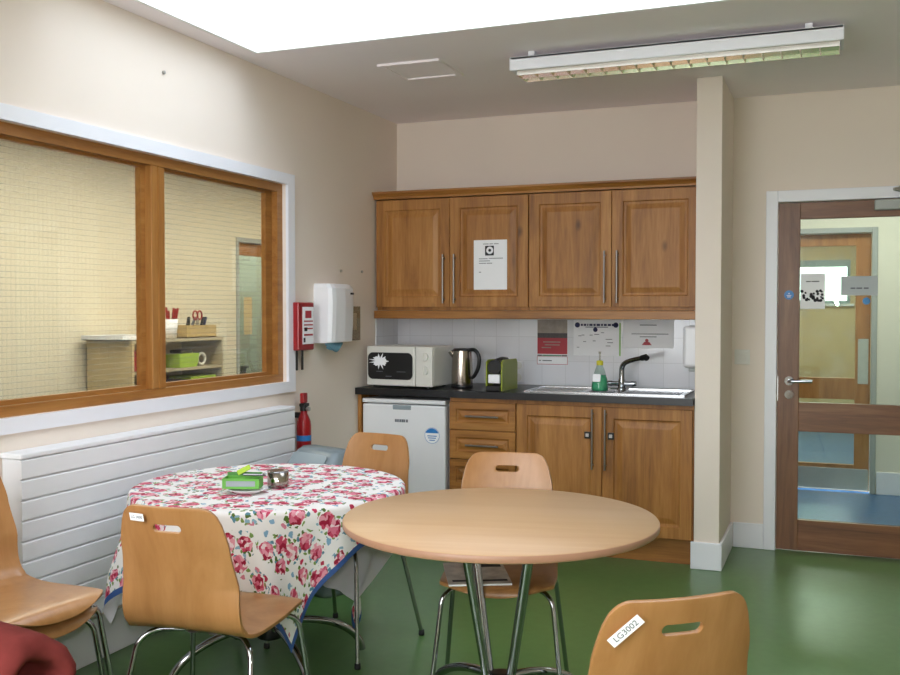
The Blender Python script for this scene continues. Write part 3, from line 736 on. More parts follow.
# notice on the cabinet door
yy = YC - .0215
t = thing('notice', 'white printed notice with a dark emblem stuck on a wall cabinet door', 'paper', (-1.937, yy, 1.50)); O = t.location
MB().box(-2.042, -1.832, yy - .001, yy, 1.50, 1.797).build('sheet', M['paper'], t, O)
MB().poly(rrect(.056, .058, .004), .0006, mx=FY(-1.942, yy - .001, 1.733)).build('emblem', M['inkd'], t, O)
ring = MB().poly(circ(.022), .0005, mx=FY(-1.94, yy - .0016, 1.735)).build('emblem_ring', M['paper'], t, O)
MB().poly(circ(.009), .0005, mx=FY(-1.94, yy - .0021, 1.735)).poly(rrect(.016, .008, .002, 3), .0005, mx=FY(-1.925, yy - .0016, 1.710)).build('emblem_dot', M['inkd'], t, O)
bars(MB(), -2.042, yy - .001, 1.50, [(.06, .273, .035), (.10, .273, .022), (.127, .273, .03), (.033, .185, .055), (.095, .187, .09), (.033, .172, .07), (.033, .158, .045), (.082, .158, .035), (.033, .105, .014)], .004).build('lettering', M['ink'], t, O)
# red poster
yt = YB - .008
def papertop(name, label, x0, x1, z0, z1, m):
    t = thing(name, label, 'poster', ((x0 + x1) / 2, yt, z0)); 
    MB().box(x0, x1, yt - .001, yt, z0, z1).build('sheet', m, t, t.location); return t, t.location
t, O = papertop('poster', 'red and white poster with a photo on top, taped to the tiles', -1.747, -1.551, 1.04, 1.318, M['paper'])
y2 = yt - .001
MB().box(-1.745, -1.553, y2 - .0006, y2, 1.235, 1.318).build('photo_panel', M['taupe'], t, O)
MB().box(-1.745, -1.553, y2 - .0006, y2, 1.205, 1.235).build('dark_band', M['charcoal'], t, O)
MB().box(-1.745, -1.553, y2 - .0006, y2, 1.105, 1.205).build('red_panel', M['redprint'], t, O)
MB().box(-1.745, -1.715, y2 - .0006, y2, 1.092, 1.100).build('rule_stripe', M['charcoal'], t, O)
MB().box(-1.59, -1.553, y2 - .0006, y2, 1.092, 1.100).build('rule_stripe', M['charcoal'], t, O)
MB().box(-1.713, -1.592, y2 - .0006, y2, 1.092, 1.100).build('green_rule', M['greenprint'], t, O)
MB().slab(-1.747, -1.551, 1.04, 1.09, y2 - .0006, y2, [(-1.744, -1.554, 1.043, 1.088)], 'xzy').build('red_border', M['redprint'], t, O)
bars(MB(), -1.747, y2 - .0006, 1.04, [(.04, .14, .11), (.05, .122, .095), (.03, .105, .06)], .006).build('white_lettering', M['taupe'], t, O)
bars(MB(), -1.747, y2, 1.04, [(.012, .024, .014), (.035, .024, .06)], .006).build('footer_lettering', M['ink'], t, O)
# white chart
t, O = papertop('poster', 'white chart with a dark blue heading and a green stripe on its right side', -1.514, -1.222, 1.10, 1.318, M['paper'])
MB().box(-1.231, -1.222, y2 - .0006, y2, 1.10, 1.30).build('green_stripe', M['greenl'], t, O)
g = MB()
for cx_, r_ in ((-1.49, .016), (-1.252, .016), (-1.378, .014)):
    g.poly(circ(r_), .0006, mx=FY(cx_, y2, 1.287 if r_ > .015 else 1.258))
xx = -1.468
for wd in (.012, .016, .008, .02, .014, .022, .012, .018, .02, .014, .012): g.box(xx, xx + wd, y2 - .0006, y2, 1.281, 1.294); xx += wd + .0055
g.box(-1.44, -1.30, y2 - .0006, y2, 1.272, 1.276)
g.build('heading', M['navy'], t, O)
bars(MB(), -1.514, y2, 1.10, [(.03, .12, .02), (.05, .125, .018), (.1, .125, .02), (.13, .13, .03), (.06, .085, .018), (.17, .14, .02), (.2, .1, .04), (.21, .08, .035), (.2, .06, .03), (.02, .05, .016), (.12, .09, .018)], .004).build('lettering', M['ink'], t, O)
# white notice
t, O = papertop('poster', 'plain white landscape notice with a small red figure, left of the wall dispenser', -1.207, -.905, 1.15, 1.318, M['paper'])
bars(MB(), -1.207, y2, 1.15, [(.10, .138, .10), (.05, .085, .22), (.10, .068, .10)], .005).build('lettering', M['ink'], t, O)
MB().poly(circ(.010, 16), .0006, mx=FY(-1.065, y2, 1.196)).poly([(-.03, 0), (.03, 0), (.014, .02), (-.014, .02)], .0006, mx=FY(-1.065, y2, 1.168)).build('red_figure', M['redprint'], t, O)
# door signs
yg = ly0 + .0175
t = thing('door_sign', 'grey rectangular sign fixed across the glass of the hall door', 'sign', (.106, yg, 1.46)); O = t.location
MB().box(.011, .201, yg - .002, yg, 1.46, 1.567).build('sheet', M['signgrey'], t, O)
bars(MB(), .011, yg - .002, 1.46, [(.05, .04, .025), (.08, .04, .03), (.118, .04, .025)], .008).build('lettering', M['ink'], t, O)
t = thing('notice', 'white paper notice with dark leaf pattern on the left of the door glass', 'paper', (-.137, yg, 1.385)); O = t.location
MB().box(-.203, -.072, yg - .001, yg, 1.385, 1.585).build('sheet', M['paper'], t, O)
g = MB(); rr = random.Random(3)
for k in range(26):
    g.poly([(x * (1 + .3 * rr.random()), y) for x, y in circ(.004 + rr.random() * .006, 7)], .0006, mx=FY(-.195 + rr.random() * .115, yg - .001, 1.43 + rr.random() * .058) @ Matrix.Rotation(rr.random() * 6, 4, 'Z'))
g.build('leaf_print', M['inkd'], t, O)
bars(MB(), -.203, yg - .001, 1.385, [(.03, .155, .025), (.06, .155, .04)], .006).build('lettering', M['ink'], t, O)

# ------------------------------------------------------------------ left wall fittings
# radiator
rx1 = XL + .10; ry0, ry1 = 2.58, 4.405
t = thing('radiator', 'long white low-surface radiator with horizontal grooves under the window', 'radiator', (XL, (ry0 + ry1) / 2, .2)); O = t.location
MB().box(XL + .004, rx1 - .014, ry0 + .006, ry1 - .006, .225, .868, .003, 1).build('casing', M['rad'], t, O)
fp = MB(); z = .215; np_ = 9; ph = (.862 - .215) / np_
prof = []
for k in range(np_):
    a = .215 + k * ph; prof += [(rx1 - .012, a + .0008), (rx1 - .001, a + .004), (rx1, a + .008), (rx1, a + ph - .005), (rx1 - .003, a + ph - .002)]
prof = [(rx1 - .016, .215)] + prof + [(rx1 - .016, .862)]
n = len(prof)
fp.add([(x, ry0, zz) for x, zz in prof] + [(x, ry1, zz) for x, zz in prof], [[i, (i + 1) % n, n + (i + 1) % n, n + i] for i in range(n)] + [list(range(n))[::-1], list(range(n, 2 * n))])
fp.build('front_panel', M['rad'], t, O)
MB().box(XL + .004, rx1 + .002, ry0 - .004, ry1 + .004, .863, .883, .005, 2).build('top_cover', M['rad'], t, O)
# fire blanket
t = thing('fire_blanket', 'red fire blanket case with two black pull straps on the left wall', 'fire blanket', (XL, 4.665, 1.16)); O = t.location
MB().box(XL, XL + .05, 4.535, 4.70, 1.162, 1.42, .008, 2).build('case', M['red'], t, O)
lb = MB().box(XL + .05, XL + .052, 4.572, 4.690, 1.195, 1.395, .001, 1).build('label_panel', M['paper'], t, O, label='white instruction panel')
g = MB().box(XL + .052, XL + .0527, 4.60, 4.665, 1.335, 1.375); g.box(XL + .052, XL + .0527, 4.585, 4.68, 1.24, 1.25)
for k in range(3): g.box(XL + .052, XL + .0527, 4.585, 4.68, 1.315 - k * .02, 1.322 - k * .02)
g.build('red_lettering', M['redprint'], lb, O)
MB().box(XL + .052, XL + .0527, 4.59, 4.62, 1.265, 1.285).build('black_lettering', M['inkd'], lb, O)
MB().box(XL + .052, XL + .0527, 4.58, 4.60, 1.205, 1.23).build('black_lettering', M['inkd'], lb, O)
for yv in (4.567, 4.625):
    MB().box(XL + .016, XL + .02, yv - .010, yv + .010, 1.055, 1.165, .001, 1).build('strap', M['blackp'], t, O)
# fire extinguisher
ec = (XL + .055, 4.575)
t = thing('fire_extinguisher', 'red fire extinguisher hanging on the left wall under the fire blanket', 'fire extinguisher', (*ec, .45)); O = t.location
MB().lathe([(0, 0), (.034, 0), (.039, .01), (.039, .33), (.036, .355), (.026, .38), (.018, .395), (.018, .41), (0, .41)], (*ec, .43)).build('cylinder', M['red'], t, O)
MB().lathe([(.0398, .25), (.0398, .28)], (*ec, .43)).build('blue_band', M['bluesign'], t, O)
MB().lathe([(.0398, .06), (.0398, .20)], (*ec, .43)).build('label_wrap', M['redprint'], t, O)
MB().cyl((*ec, .84), (*ec, .865), .021, 16).box(ec[0] - .018, ec[0] + .018, ec[1] - .02, ec[1] + .03, .862, .88, .004, 2).build('valve', M['blackp'], t, O)
MB().box(ec[0] - .012, ec[0] + .012, ec[1] - .022, ec[1] + .022, .881, .935, .005, 2).build('lever', M['red'], t, O)
MB().cyl((ec[0] + .018, ec[1], .85), (ec[0] + .035, ec[1], .85), .012, 14).build('gauge', M['steel'], t, O)
MB().box(XL, ec[0] - .02, ec[1] - .012, ec[1] + .012, .80, .83, .002, 1).build('bracket', M['blackp'], t, O)
# paper towel dispenser
t = thing('towel_dispenser', 'white paper towel dispenser on the left wall with blue towel showing', 'dispenser', (XL, 4.91, 1.19)); O = t.location
mb = MB(); pr_ = []
lv = [(1.195, .085, .0), (1.20, .112, .0), (1.30, .118, .0), (1.42, .122, .0), (1.50, .118, 0), (1.522, .10, .004), (1.526, .085, .01)]
V = []; F = []; npt = 0
for (zz, dpt, ins) in lv:
    a, b_ = 4.782 + ins, 5.055 - ins
    o = [(XL, a), (XL + dpt * .75, a), (XL + dpt * .93, a + .012), (XL + dpt, a + .04), (XL + dpt * 1.06, (a + b_) / 2), (XL + dpt, b_ - .04), (XL + dpt * .93, b_ - .012), (XL + dpt * .75, b_), (XL, b_)]
    npt = len(o); V += [(x, y, zz) for x, y in o]
for i in range(len(lv) - 1):
    for k in range(npt): F.append([i * npt + k, i * npt + (k + 1) % npt, (i + 1) * npt + (k + 1) % npt, (i + 1) * npt + k])
F.append(list(range(npt))[::-1]); F.append(list(range((len(lv) - 1) * npt, len(lv) * npt)))
mb.add(V, F, 0, False)
mb.build('cover', M['whitep'], t, O)
MB().box(XL + .124, XL + .131, 4.985, 5.015, 1.466, 1.477).build('maker_mark', M['inkd'], t, O)
tw = MB(); V = []; F = []
for i in range(9):
    for j in range(7):
        u, v = i / 8 - .5, j / 6
        V.append((XL + .055 + .022 * math.cos(u * 9) * v + .02 * v * (1 - v), 4.90 + u * .15 * (1 - .25 * v), 1.20 - .052 * v * (1 - .6 * (2 * u) ** 2)))
for i in range(8):
    for j in range(6): F.append([i * 7 + j, i * 7 + j + 1, (i + 1) * 7 + j + 1, (i + 1) * 7 + j])
tw.add(V, F, 0, True).tube([(XL + .05, 4.84, 1.192), (XL + .075, 4.90, 1.166), (XL + .07, 4.965, 1.19)], [.014, .026, .014], 12)
tw.build('towel', M['towel'], t, O, label='blue paper towel')
# clear holder to its right
ah = MB().slab(5.10, 5.235, 1.20, 1.425, XL, XL + .004, [], 'yzx').box(XL, XL + .06, 5.10, 5.235, 1.20, 1.204).slab(5.10, 5.235, 1.20, 1.40, XL + .056, XL + .06, [(5.14, 5.195, 1.26, 1.36)], 'yzx').box(XL, XL + .06, 5.10, 5.104, 1.20, 1.40).box(XL, XL + .06, 5.231, 5.235, 1.20, 1.40)
tag(ah.build('glove_holder', M['acrylic']), 'clear plastic holder on the wall right of the towel dispenser', 'holder')
for (yv, zz, lb_) in ((5.10, 1.606, 'small dark screw in the wall above the towel dispenser'), (5.37, 1.612, 'small dark screw in the wall near the wall cabinets'), (3.49, 2.40, 'small dark screw in the wall high above the window')):
    tag(MB().cyl((XL, yv, zz), (XL + .008, yv, zz), .008, 12).cyl((XL + .008, yv, zz), (XL + .010, yv, zz), .005, 10).build('screw', M['steel']), lb_, 'screw')
# dispenser on the pillar side
t = thing('soap_dispenser', 'white wall dispenser on the inner side of the cream pillar beside the sink', 'dispenser', (PX0, 5.66, 1.03)); O = t.location
mb = MB().box(PX0 - .100, PX0, 5.55, 5.77, 1.055, 1.29, .02, 4, smooth=False)
mb.build('cover', M['whitep'], t, O)
MB().box(PX0 - .07, PX0 - .005, 5.57, 5.75, 1.035, 1.058, .006, 2).build('outlet', M['greyband'], t, O)
# bin
bc = (-2.355, 4.25)
t = thing('swing_bin', 'grey plastic swing-top bin standing by the wall behind the floral table', 'bin', (*bc, 0), R(-20))
def loft(sections, n=32):
    V = []; F = []
    for (z, wx, wy, rr, dy) in sections:
        V += [(x, y + dy, z) for x, y in rrect(wx, wy, rr, n // 4 - 1)]
    m_ = len(V) // len(sections)
    for i in range(len(sections) - 1):
        for k in range(m_): F.append([i * m_ + k, i * m_ + (k + 1) % m_, (i + 1) * m_ + (k + 1) % m_, (i + 1) * m_ + k])
    F.append(list(range(m_))[::-1]); F.append(list(range((len(sections) - 1) * m_, len(sections) * m_)))
    return V, F
V, F = loft([(0, .30, .24, .05, 0), (.02, .31, .25, .05, 0), (.50, .37, .31, .06, 0), (.51, .385, .325, .06, 0), (.53, .385, .325, .06, 0)])
MB().add(V, F, 0, True).build('body', M['grey'], t)
V, F = loft([(.531, .39, .33, .06, 0), (.555, .39, .33, .06, 0), (.60, .36, .28, .06, 0), (.65, .33, .20, .06, 0), (.685, .30, .13, .05, 0), (.70, .27, .08, .035, 0)])
MB().add(V, F, 0, True).build('lid', M['grey'], t)
MB().poly(rrect(.25, .13, .02), .006, mx=Matrix.Translation((0, -.118, .625)) @ Matrix.Rotation(R(54), 4, 'X')).build('flap', M['greyl'], t, label='lighter grey swing flap')

# ------------------------------------------------------------------ ceiling fittings
t = thing('ceiling_light', 'long white fluorescent ceiling light with a mirrored louvre, switched off', 'light', (-.735, 4.535, 2.49)); O = t.location
LX0, LX1, LY0, LY1 = -1.46, .008, 4.45, 4.63
MB().box(LX0, LX1, LY0, LY0 + .012, 2.512, 2.575, .003, 1).box(LX0, LX1, LY1 - .012, LY1, 2.512, 2.575, .003, 1).box(LX0, LX1, LY0, LY1, 2.562, 2.575, .002, 1).box(LX0 - .002, LX0 + .03, LY0 + .001, LY1 - .001, 2.513, 2.574, .002, 1).box(LX1 - .012, LX1 + .002, LY0 + .001, LY1 - .001, 2.513, 2.574, .002, 1).build('housing', M['white'], t, O)
for xx in (-1.36, -.13):
    MB().box(xx - .015, xx + .015, 4.47, 4.61, 2.575, 2.6).build('spacer', M['white'], t, O)
lx0_, lx1_ = LX0 + .032, LX1 - .014
lv = MB().slab(lx0_, lx1_, LY0 + .013, LY1 - .013, 2.49, 2.50, [(lx0_ + .003, lx1_ - .003, LY0 + .016, LY1 - .016)], 'xyz')
for (pb, pt0, pt1) in ((4.54, 4.51, 4.57), (LY0 + .015, LY0 + .0145, LY0 + .035), (LY1 - .015, LY1 - .035, LY1 - .0145)):
    lv.add([(lx0_, pb - .001, 2.49), (lx0_, pb + .001, 2.49), (lx0_, pt1, 2.54), (lx0_, pt0, 2.54), (lx1_, pb - .001, 2.49), (lx1_, pb + .001, 2.49), (lx1_, pt1, 2.54), (lx1_, pt0, 2.54)],
           [(0, 1, 2, 3), (7, 6, 5, 4), (0, 4, 5, 1), (1, 5, 6, 2), (2, 6, 7, 3), (3, 7, 4, 0)])
nb = 18
for k in range(1, nb):
    xx = lx0_ + (lx1_ - lx0_) * k / nb; lv.box(xx - .0025, xx + .0025, LY0 + .017, LY1 - .017, 2.4915, 2.512)
lv.build('louvre', M['mirror'], t, O)
MB().box(lx0_, lx1_, LY0 + .014, LY1 - .014, 2.556, 2.561).build('reflector', M['mirror'], t, O)
for yv in (4.50, 4.58):
    MB().cyl((lx0_ + .02, yv, 2.546), (lx1_ - .02, yv, 2.546), .008, 14).build('tube', M['lampoff'], t, O)
t = thing('ceiling_hatch', 'square white access hatch in the ceiling near the roof light', 'hatch', (-1.982, 4.60, 2.585)); O = t.location
MB().slab(-2.147, -1.817, 4.43, 4.77, 2.588, 2.5995, [(-2.118, -1.846, 4.459, 4.741)], 'xyz').build('frame', M['ceil'], t, O)
MB().box(-2.118, -1.846, 4.459, 4.741, 2.5945, 2.5995).build('panel', M['ceil'], t, O)

# ------------------------------------------------------------------ tables
TR = .5
def table(name, label, c, rz, group, legs_r=.2):
    t = thing(name, label, 'table', (*c, 0), rz, group)
    MB().lathe([(0, .695), (TR - .004, .695), (TR, .698), (TR, .699)], n=96).lathe([(TR, .7165), (TR - .002, .72), (0, .72)], n=96, mi=0).build('tabletop', M['beechtop'], t)
    MB().lathe([(TR, .698), (TR + .0012, .700), (TR + .0012, .716), (TR, .7175)], n=96).build('edge_band', M['edge'], t)
    MB().lathe([(0, .680), (.15, .680), (.155, .684), (.155, .6945), (0, .6945)], n=32).build('mounting_plate', M['blackp'], t)
    for k in range(4):
        a = R(45 + 90 * k); u = Vector((math.cos(a), math.sin(a), 0)); z = Vector((0, 0, 1))
        MB().tube([u * .15 + z * .684, u * .050 + z * .195], .0145, 16).tube([u * .050 + z * .20, u * .048 + z * .18], .0145, 16).build('leg', M['chrome'], t)
        pts = [u * (.045 + .34 * math.sin(q)) + z * (.015 + .180 * math.cos(q)) for q in [R(x) for x in range(2, 92, 6)]]
        MB().tube(pts, .0145, 16).build('foot', M['chrome'], t)
    MB().lathe([(.0, .145), (.05, .145), (.053, .15), (.053, .205), (.05, .21), (0, .21)], n=28).build('hub', M['blackp'], t)
    return t
T1 = (-1.0, 2.955); T2 = (-1.985, 3.165)
table('round_table', 'bare round beech table with chrome splayed legs in the foreground', T1, R(13), 'round tables')
table('round_table', 'round table hidden under the floral tablecloth beside the radiator', T2, R(8), 'round tables')

# tablecloth
ZT = .7205; CA, CA0, CB = .77, 1.0, .62; C45 = R(-50); PH1 = math.atan2(.62, .77)     # direction of the corner nearest the camera
def drape(a, b):
    """(a,b) flat position on the cloth, in metres, table centred; corner 1 lies on +a,+b"""
    r = math.hypot(a, b); ph = math.atan2(b, a)          # corner 1 at 45 deg
    az = ph - PH1 + C45
    Rr = TR + .004; z0 = ZT + .003
    if r <= Rr - .01: return Vector((math.cos(az) * r, math.sin(az) * r, z0 + .0005 * math.sin(a * 40) * math.sin(b * 31)))
    s = r - (Rr - .01); q = .016
    if s < q * 1.57:
        th = s / q; rad = Rr - .01 + q * math.sin(th); z = z0 - q * (1 - math.cos(th)); hang = 0
    else:
        hang = s - q * 1.57
        wv = .5 + .5 * math.cos(ph * 11 + .8 * math.sin(3 * ph) + .6)
        wv2 = math.cos(ph * 23 + 1.3)
        rad = Rr - .01 + q + hang * (.02 + .15 * wv) + hang * .02 * wv2 - .10 * hang * hang
        z = z0 - q - hang * (.985 - .05 * wv)
    # the cloth gathers towards the two front corners; the corner beside the bare table is tucked inwards by it
    hs = min(1, max(0, hang) / .28)
    for kk in (0, -math.degrees(2 * PH1)):
        d1 = (az - (C45 + R(kk)) + math.pi) % (2 * math.pi) - math.pi
        az -= d1 * .38 * math.exp(-(d1 / R(34)) ** 2) * hs
    d3 = (az - (C45 + math.pi - PH1 - math.atan2(CB, CA0)) + math.pi) % (2 * math.pi) - math.pi
    d2 = (az - (C45 - 2 * PH1) + math.pi) % (2 * math.pi) - math.pi; w2_ = math.exp(-(d2 / R(32)) ** 2) * hs
    az -= w2_ * R(9); rad += .03 * w2_
    wgt = math.exp(-(d3 / R(50)) ** 2) * min(1, max(0, hang) / .52) ** 1.8
    rad -= wgt * .15
    return Vector((math.cos(az) * rad, math.sin(az) * rad, z))
def cloth_mesh(bounds, n, name, mats, parent, offs=0.):
    (a0, a1, b0, b1) = bounds; na, nb_ = n
    V = []; UVs = []; F = []
    for i in range(na + 1):
        for j in range(nb_ + 1):
            a = a0 + (a1 - a0) * i / na; b = b0 + (b1 - b0) * j / nb_
            V.append(drape(a, b)); UVs.append((a + 1, b + 1))
    for i in range(na):
        for j in range(nb_): F.append((i * (nb_ + 1) + j, (i + 1) * (nb_ + 1) + j, (i + 1) * (nb_ + 1) + j + 1, i * (nb_ + 1) + j + 1))
    me = bpy.data.meshes.new(name); me.from_pydata(V, [], F)
    for m_ in mats: me.materials.append(m_)
    ul = me.uv_layers.new(name='UVMap')
    for p in me.polygons:
        p.use_smooth = True
        for li in p.loop_indices: ul.data[li].uv = UVs[me.loops[li].vertex_index]
    me.update(); o = bpy.data.objects.new(name, me); COL.objects.link(o)
    if parent: o.parent = parent
    return o
tc = thing('tablecloth', 'white cotton tablecloth with pink rose print and a blue hem, on the round table', 'tablecloth', (*T2, 0))
hw = .022
cloth_mesh((-CA0 + hw, CA - hw, -CB + hw, CB - hw), (170, 140), 'cloth', [M['floral']], tc)
for bnd, n in (((-CA0, CA, -CB, -CB + hw), (170, 3)), ((-CA0, CA, CB - hw, CB), (170, 3)), ((-CA0, -CA0 + hw, -CB + hw, CB - hw), (3, 140)), ((CA - hw, CA, -CB + hw, CB - hw), (3, 140))):
    cloth_mesh(bnd, n, 'hem', [M['blueborder']], tc)

# things on the floral table
zc = ZT + .006
pc = (-1.965, 2.985)
tag(MB().lathe([(0, 0), (.045, 0), (.05, .004), (.072, .013), (.073, .015), (.05, .008), (0, .005)], (*pc, zc)).build('saucer', M['whitep']), 'white saucer under the green tea box on the floral tablecloth', 'plate')
t = thing('tea_box', 'open green cardboard tea box on a white saucer on the floral tablecloth', 'box', (-1.985, 2.985, zc + .0155), R(20))
MB().slab(-.066, .066, -.035, .035, .002, .037, [(-.064, .064, -.033, .033)], 'xyz').box(-.066, .066, -.035, .035, 0, .002).build('carton', M['teagreen'], t)
MB().box(-.052, .052, -.0365, -.035, .009, .028).build('label_panel', M['greyl'], t)
MB().box(-.064, .064, .033, .0345, .037, .050, mx=Matrix.Translation((0, 0, 0)) @ Matrix.Rotation(R(0), 4, 'X')).build('lid_flap', M['teadark'], t)
for k, (xx, zz, m_) in enumerate([(.005, .012, 'silver'), (-.022, .01, 'teadark'), (.03, .011, 'silver'), (-.045, .009, 'yellow')]):
    pass
q = Matrix.Translation((-1.965, 2.99, zc + .0565)) @ Matrix.Rotation(R(20), 4, 'Z') @ Matrix.Rotation(R(-14), 4, 'X')
tag(MB().box(-.012, .062, -.036, .012, 0, .006, .002, 1, mx=q).build('sachet', M['silver']), 'silver foil sachet lying on top of the green tea box', 'sachet')
q = Matrix.Translation((-1.99, 3.0, zc + .075)) @ Matrix.Rotation(R(10), 4, 'Z') @ Matrix.Rotation(R(50), 4, 'X') @ Matrix.Rotation(R(35), 4, 'Z')
tag(MB().box(-.025, .025, -.011, .011, 0, .003, .001, 1, mx=q).build('sachet', M['limebox']), 'yellow and green paper sachet standing up in the tea box', 'sachet')
t = thing('sugar_tin', 'small open stainless steel tin beside the green tea box', 'tin', (-1.925, 3.125, zc)); O = t.location
MB().lathe([(0, 0), (.038, 0), (.039, .002), (.039, .058), (.037, .058), (.037, .003), (0, .003)], (-1.925, 3.125, zc)).build('body', M['darksteel'], t, O)
MB().lathe([(.0392, .054), (.0405, .057), (.0392, .0595), (.037, .0585)], (-1.925, 3.125, zc)).build('rim', M['chrome'], t, O)

# ------------------------------------------------------------------ chairs
prof = [(.222, .430), (.218, .446), (.200, .459), (.145, .462), (.05, .456), (-.06, .452), (-.135, .456), (-.185, .474), (-.212, .515), (-.228, .58), (-.247, .66), (-.268, .745), (-.290, .838)]
pp = catmull([Vector((0, y, z)) for y, z in prof], 8)
arcs = [0]
for i in range(1, len(pp)): arcs.append(arcs[-1] + (pp[i] - pp[i - 1]).length)
ST_ = arcs[-1]
def pat(s):
    s = max(0, min(ST_, s))
    for i in range(1, len(arcs)):
        if s <= arcs[i] + 1e-9:
            t = (s - arcs[i - 1]) / max(1e-9, arcs[i] - arcs[i - 1]); return pp[i - 1].lerp(pp[i], t)
    return pp[-1]
def hwid(s):
    ks = [(0, .185), (.06, .192), (.2, .198), (.36, .195), (.46, .188), (.55, .186), (.68, .172), (ST_, .150)]
    for (a, x), (b, y) in zip(ks, ks[1:]):
        if a <= s <= b:
            t = (s - a) / (b - a); t = t * t * (3 - 2 * t); return x + (y - x) * t
    return ks[-1][1]
def shell_pt(u, s):
    p = pat(s); q = pat(s + .004) - pat(s - .004); q.normalize(); nrm = Vector((0, -q.z, q.y))   # rear/under normal
    if nrm.z > 0 and s < .3: nrm = -nrm
    w_ = hwid(s); f = max(0, min(1, (s - .42) / .15))
    dish = .024 * f * u * u - .006 * (1 - f) * u * u
    out = Vector((u * w_, p.y + dish * 1.0 * f, p.z + (dish if f == 0 else 0)))
    return out
def make_shell():
    nu, ns = 36, 84; V = []; F = []
    for i in range(nu + 1):
        u = math.sin((i / nu - .5) * math.pi) * .35 + (i / nu * 2 - 1) * .65
        au = abs(u)
        s0 = .085 * (1 - math.sqrt(max(0, 1 - (.96 * au) ** 2)))
        uc = .70; e = max(0, (au - uc) / (1 - uc)); s1 = ST_ - .05 * (1 - math.sqrt(max(0, 1 - e * e)))
        for j in range(ns + 1): V.append(shell_pt(u, s0 + (s1 - s0) * j / ns))
    for i in range(nu):
        for j in range(ns): F.append((i * (ns + 1) + j, (i + 1) * (ns + 1) + j, (i + 1) * (ns + 1) + j + 1, i * (ns + 1) + j + 1))
    me = bpy.data.meshes.new('shell'); me.from_pydata(V, [], F); me.materials.append(M['beech'])
    for p in me.polygons: p.use_smooth = True
    o = bpy.data.objects.new('shell', me); COL.objects.link(o)
    s = o.modifiers.new('s', 'SOLIDIFY'); s.thickness = .011; s.offset = -1
    # slot cutter
    ce = shell_pt(0, ST_ - .062); tn = (pat(ST_ - .05) - pat(ST_ - .075)).normalized()
    st = [(x, y) for x, y in rrect(.088, .0235, .0116, 8)]
    X = Vector((1, 0, 0)); Zd = X.cross(tn)
    mx = Matrix(((X.x, tn.x, Zd.x, ce.x), (X.y, tn.y, Zd.y, ce.y), (X.z, tn.z, Zd.z, ce.z), (0, 0, 0, 1)))
    cb = MB().poly([(x, y) for x, y in st], .12, mx=mx @ Matrix.Translation((0, 0, -.06))).build('cut', M['beech'], None, (0, 0, 0))
    bo = o.modifiers.new('b', 'BOOLEAN'); bo.operation = 'DIFFERENCE'; bo.object = cb; bo.solver = 'EXACT'
    be = o.modifiers.new('bv', 'BEVEL'); be.width = .0022; be.segments = 2; be.limit_method = 'ANGLE'; be.angle_limit = R(50)
    dg = bpy.context.evaluated_depsgraph_get(); me2 = bpy.data.meshes.new_from_object(o.evaluated_get(dg)); me2.name = 'seat_shell'
    bpy.data.objects.remove(o); bpy.data.objects.remove(cb)
    try: me2.set_sharp_from_angle(angle=R(40))
    except Exception: pass
    return me2
SHELL = make_shell()
CG = 'plywood chairs around the tables'
def make_chair(label):
    t = thing('plywood_chair', label, 'chair', (0, 0, 0), 0, CG)
    o = bpy.data.objects.new('seat_shell', SHELL); COL.objects.link(o); o.parent = t
    zu = .436
    for (sx, fy, ty, iy) in ((1, .215, .165, .10), (-1, .215, .165, .10), (1, -.245, -.145, -.08), (-1, -.245, -.145, -.08)):
        P = fillet([(sx * .228, fy, .012), (sx * .186, ty, .405 if ty < 0 else .41), (sx * .15, (ty + iy) / 2, zu), (sx * .06, iy, zu)], .03, 6)
        lg = MB().tube(P, .0085, 14).build('leg', M['chrome'], t)
        MB().lathe([(0, 0), (.011, 0), (.0125, .004), (.0115, .022), (0, .022)], (sx * .228, fy, 0), 14).build('foot_cap', M['rubber'], lg)
    MB().tube([(-.06, .10, zu), (.06, .10, zu)], .0095, 12).tube([(-.06, -.08, zu), (.06, -.08, zu)], .0095, 12).box(-.05, -.02, -.09, .11, .428, .434).box(.02, .05, -.09, .11, .428, .434).build('seat_frame', M['steel'], t)
    return t
def sticker(t, u0, sdist, ang, body, sw=.058):
    """white label on the rear face of the back: u0 lateral metres, sdist metres below the top"""
    s = ST_ - sdist; c0 = shell_pt(u0 / hwid(s), s); tn = (pat(s + .01) - pat(s - .01)).normalized()
    e = .01; X = (shell_pt((u0 + e) / hwid(s), s) - shell_pt((u0 - e) / hwid(s), s)).normalized()
    tn = (tn - X * tn.dot(X)).normalized(); Zd = X.cross(tn)
    if Zd.y > 0: Zd = -Zd                                     # points to the rear
    Xr = tn.cross(Zd)                                          # reading direction seen from behind
    ctr = c0 + Zd * .0125
    mx = Matrix(((Xr.x, tn.x, Zd.x, ctr.x), (Xr.y, tn.y, Zd.y, ctr.y), (Xr.z, tn.z, Zd.z, ctr.z), (0, 0, 0, 1))) @ Matrix.Rotation(ang, 4, 'Z')
    o = MB().poly(rrect(sw, .0225, .001, 2), .0006, mx=mx).build('sticker', M['paper'], t, label='white paper label')
    text_mb(body, .0135 * sw / .058, mx @ Matrix.Translation((0, 0, .0009)), ext=.0002).build('sticker_text', M['ink'], o)
chair = make_chair('upper one of the two stacked plywood chairs beside the end of the radiator')
A = chair
chairs = {}
for key, label in (('A2', 'lower one of the two stacked plywood chairs beside the end of the radiator'), ('B', 'plywood chair seen from behind, pushed up to the floral table, label on its back'), ('C', 'plywood chair on the far side of the floral table in front of the fridge'), ('D', 'plywood chair behind the bare round table with a magazine on its seat'), ('E', 'plywood chair cut off by the bottom edge, slanted white label on its back')):
    c_ = copy_tree(chair); c_['label'] = label; chairs[key] = c_
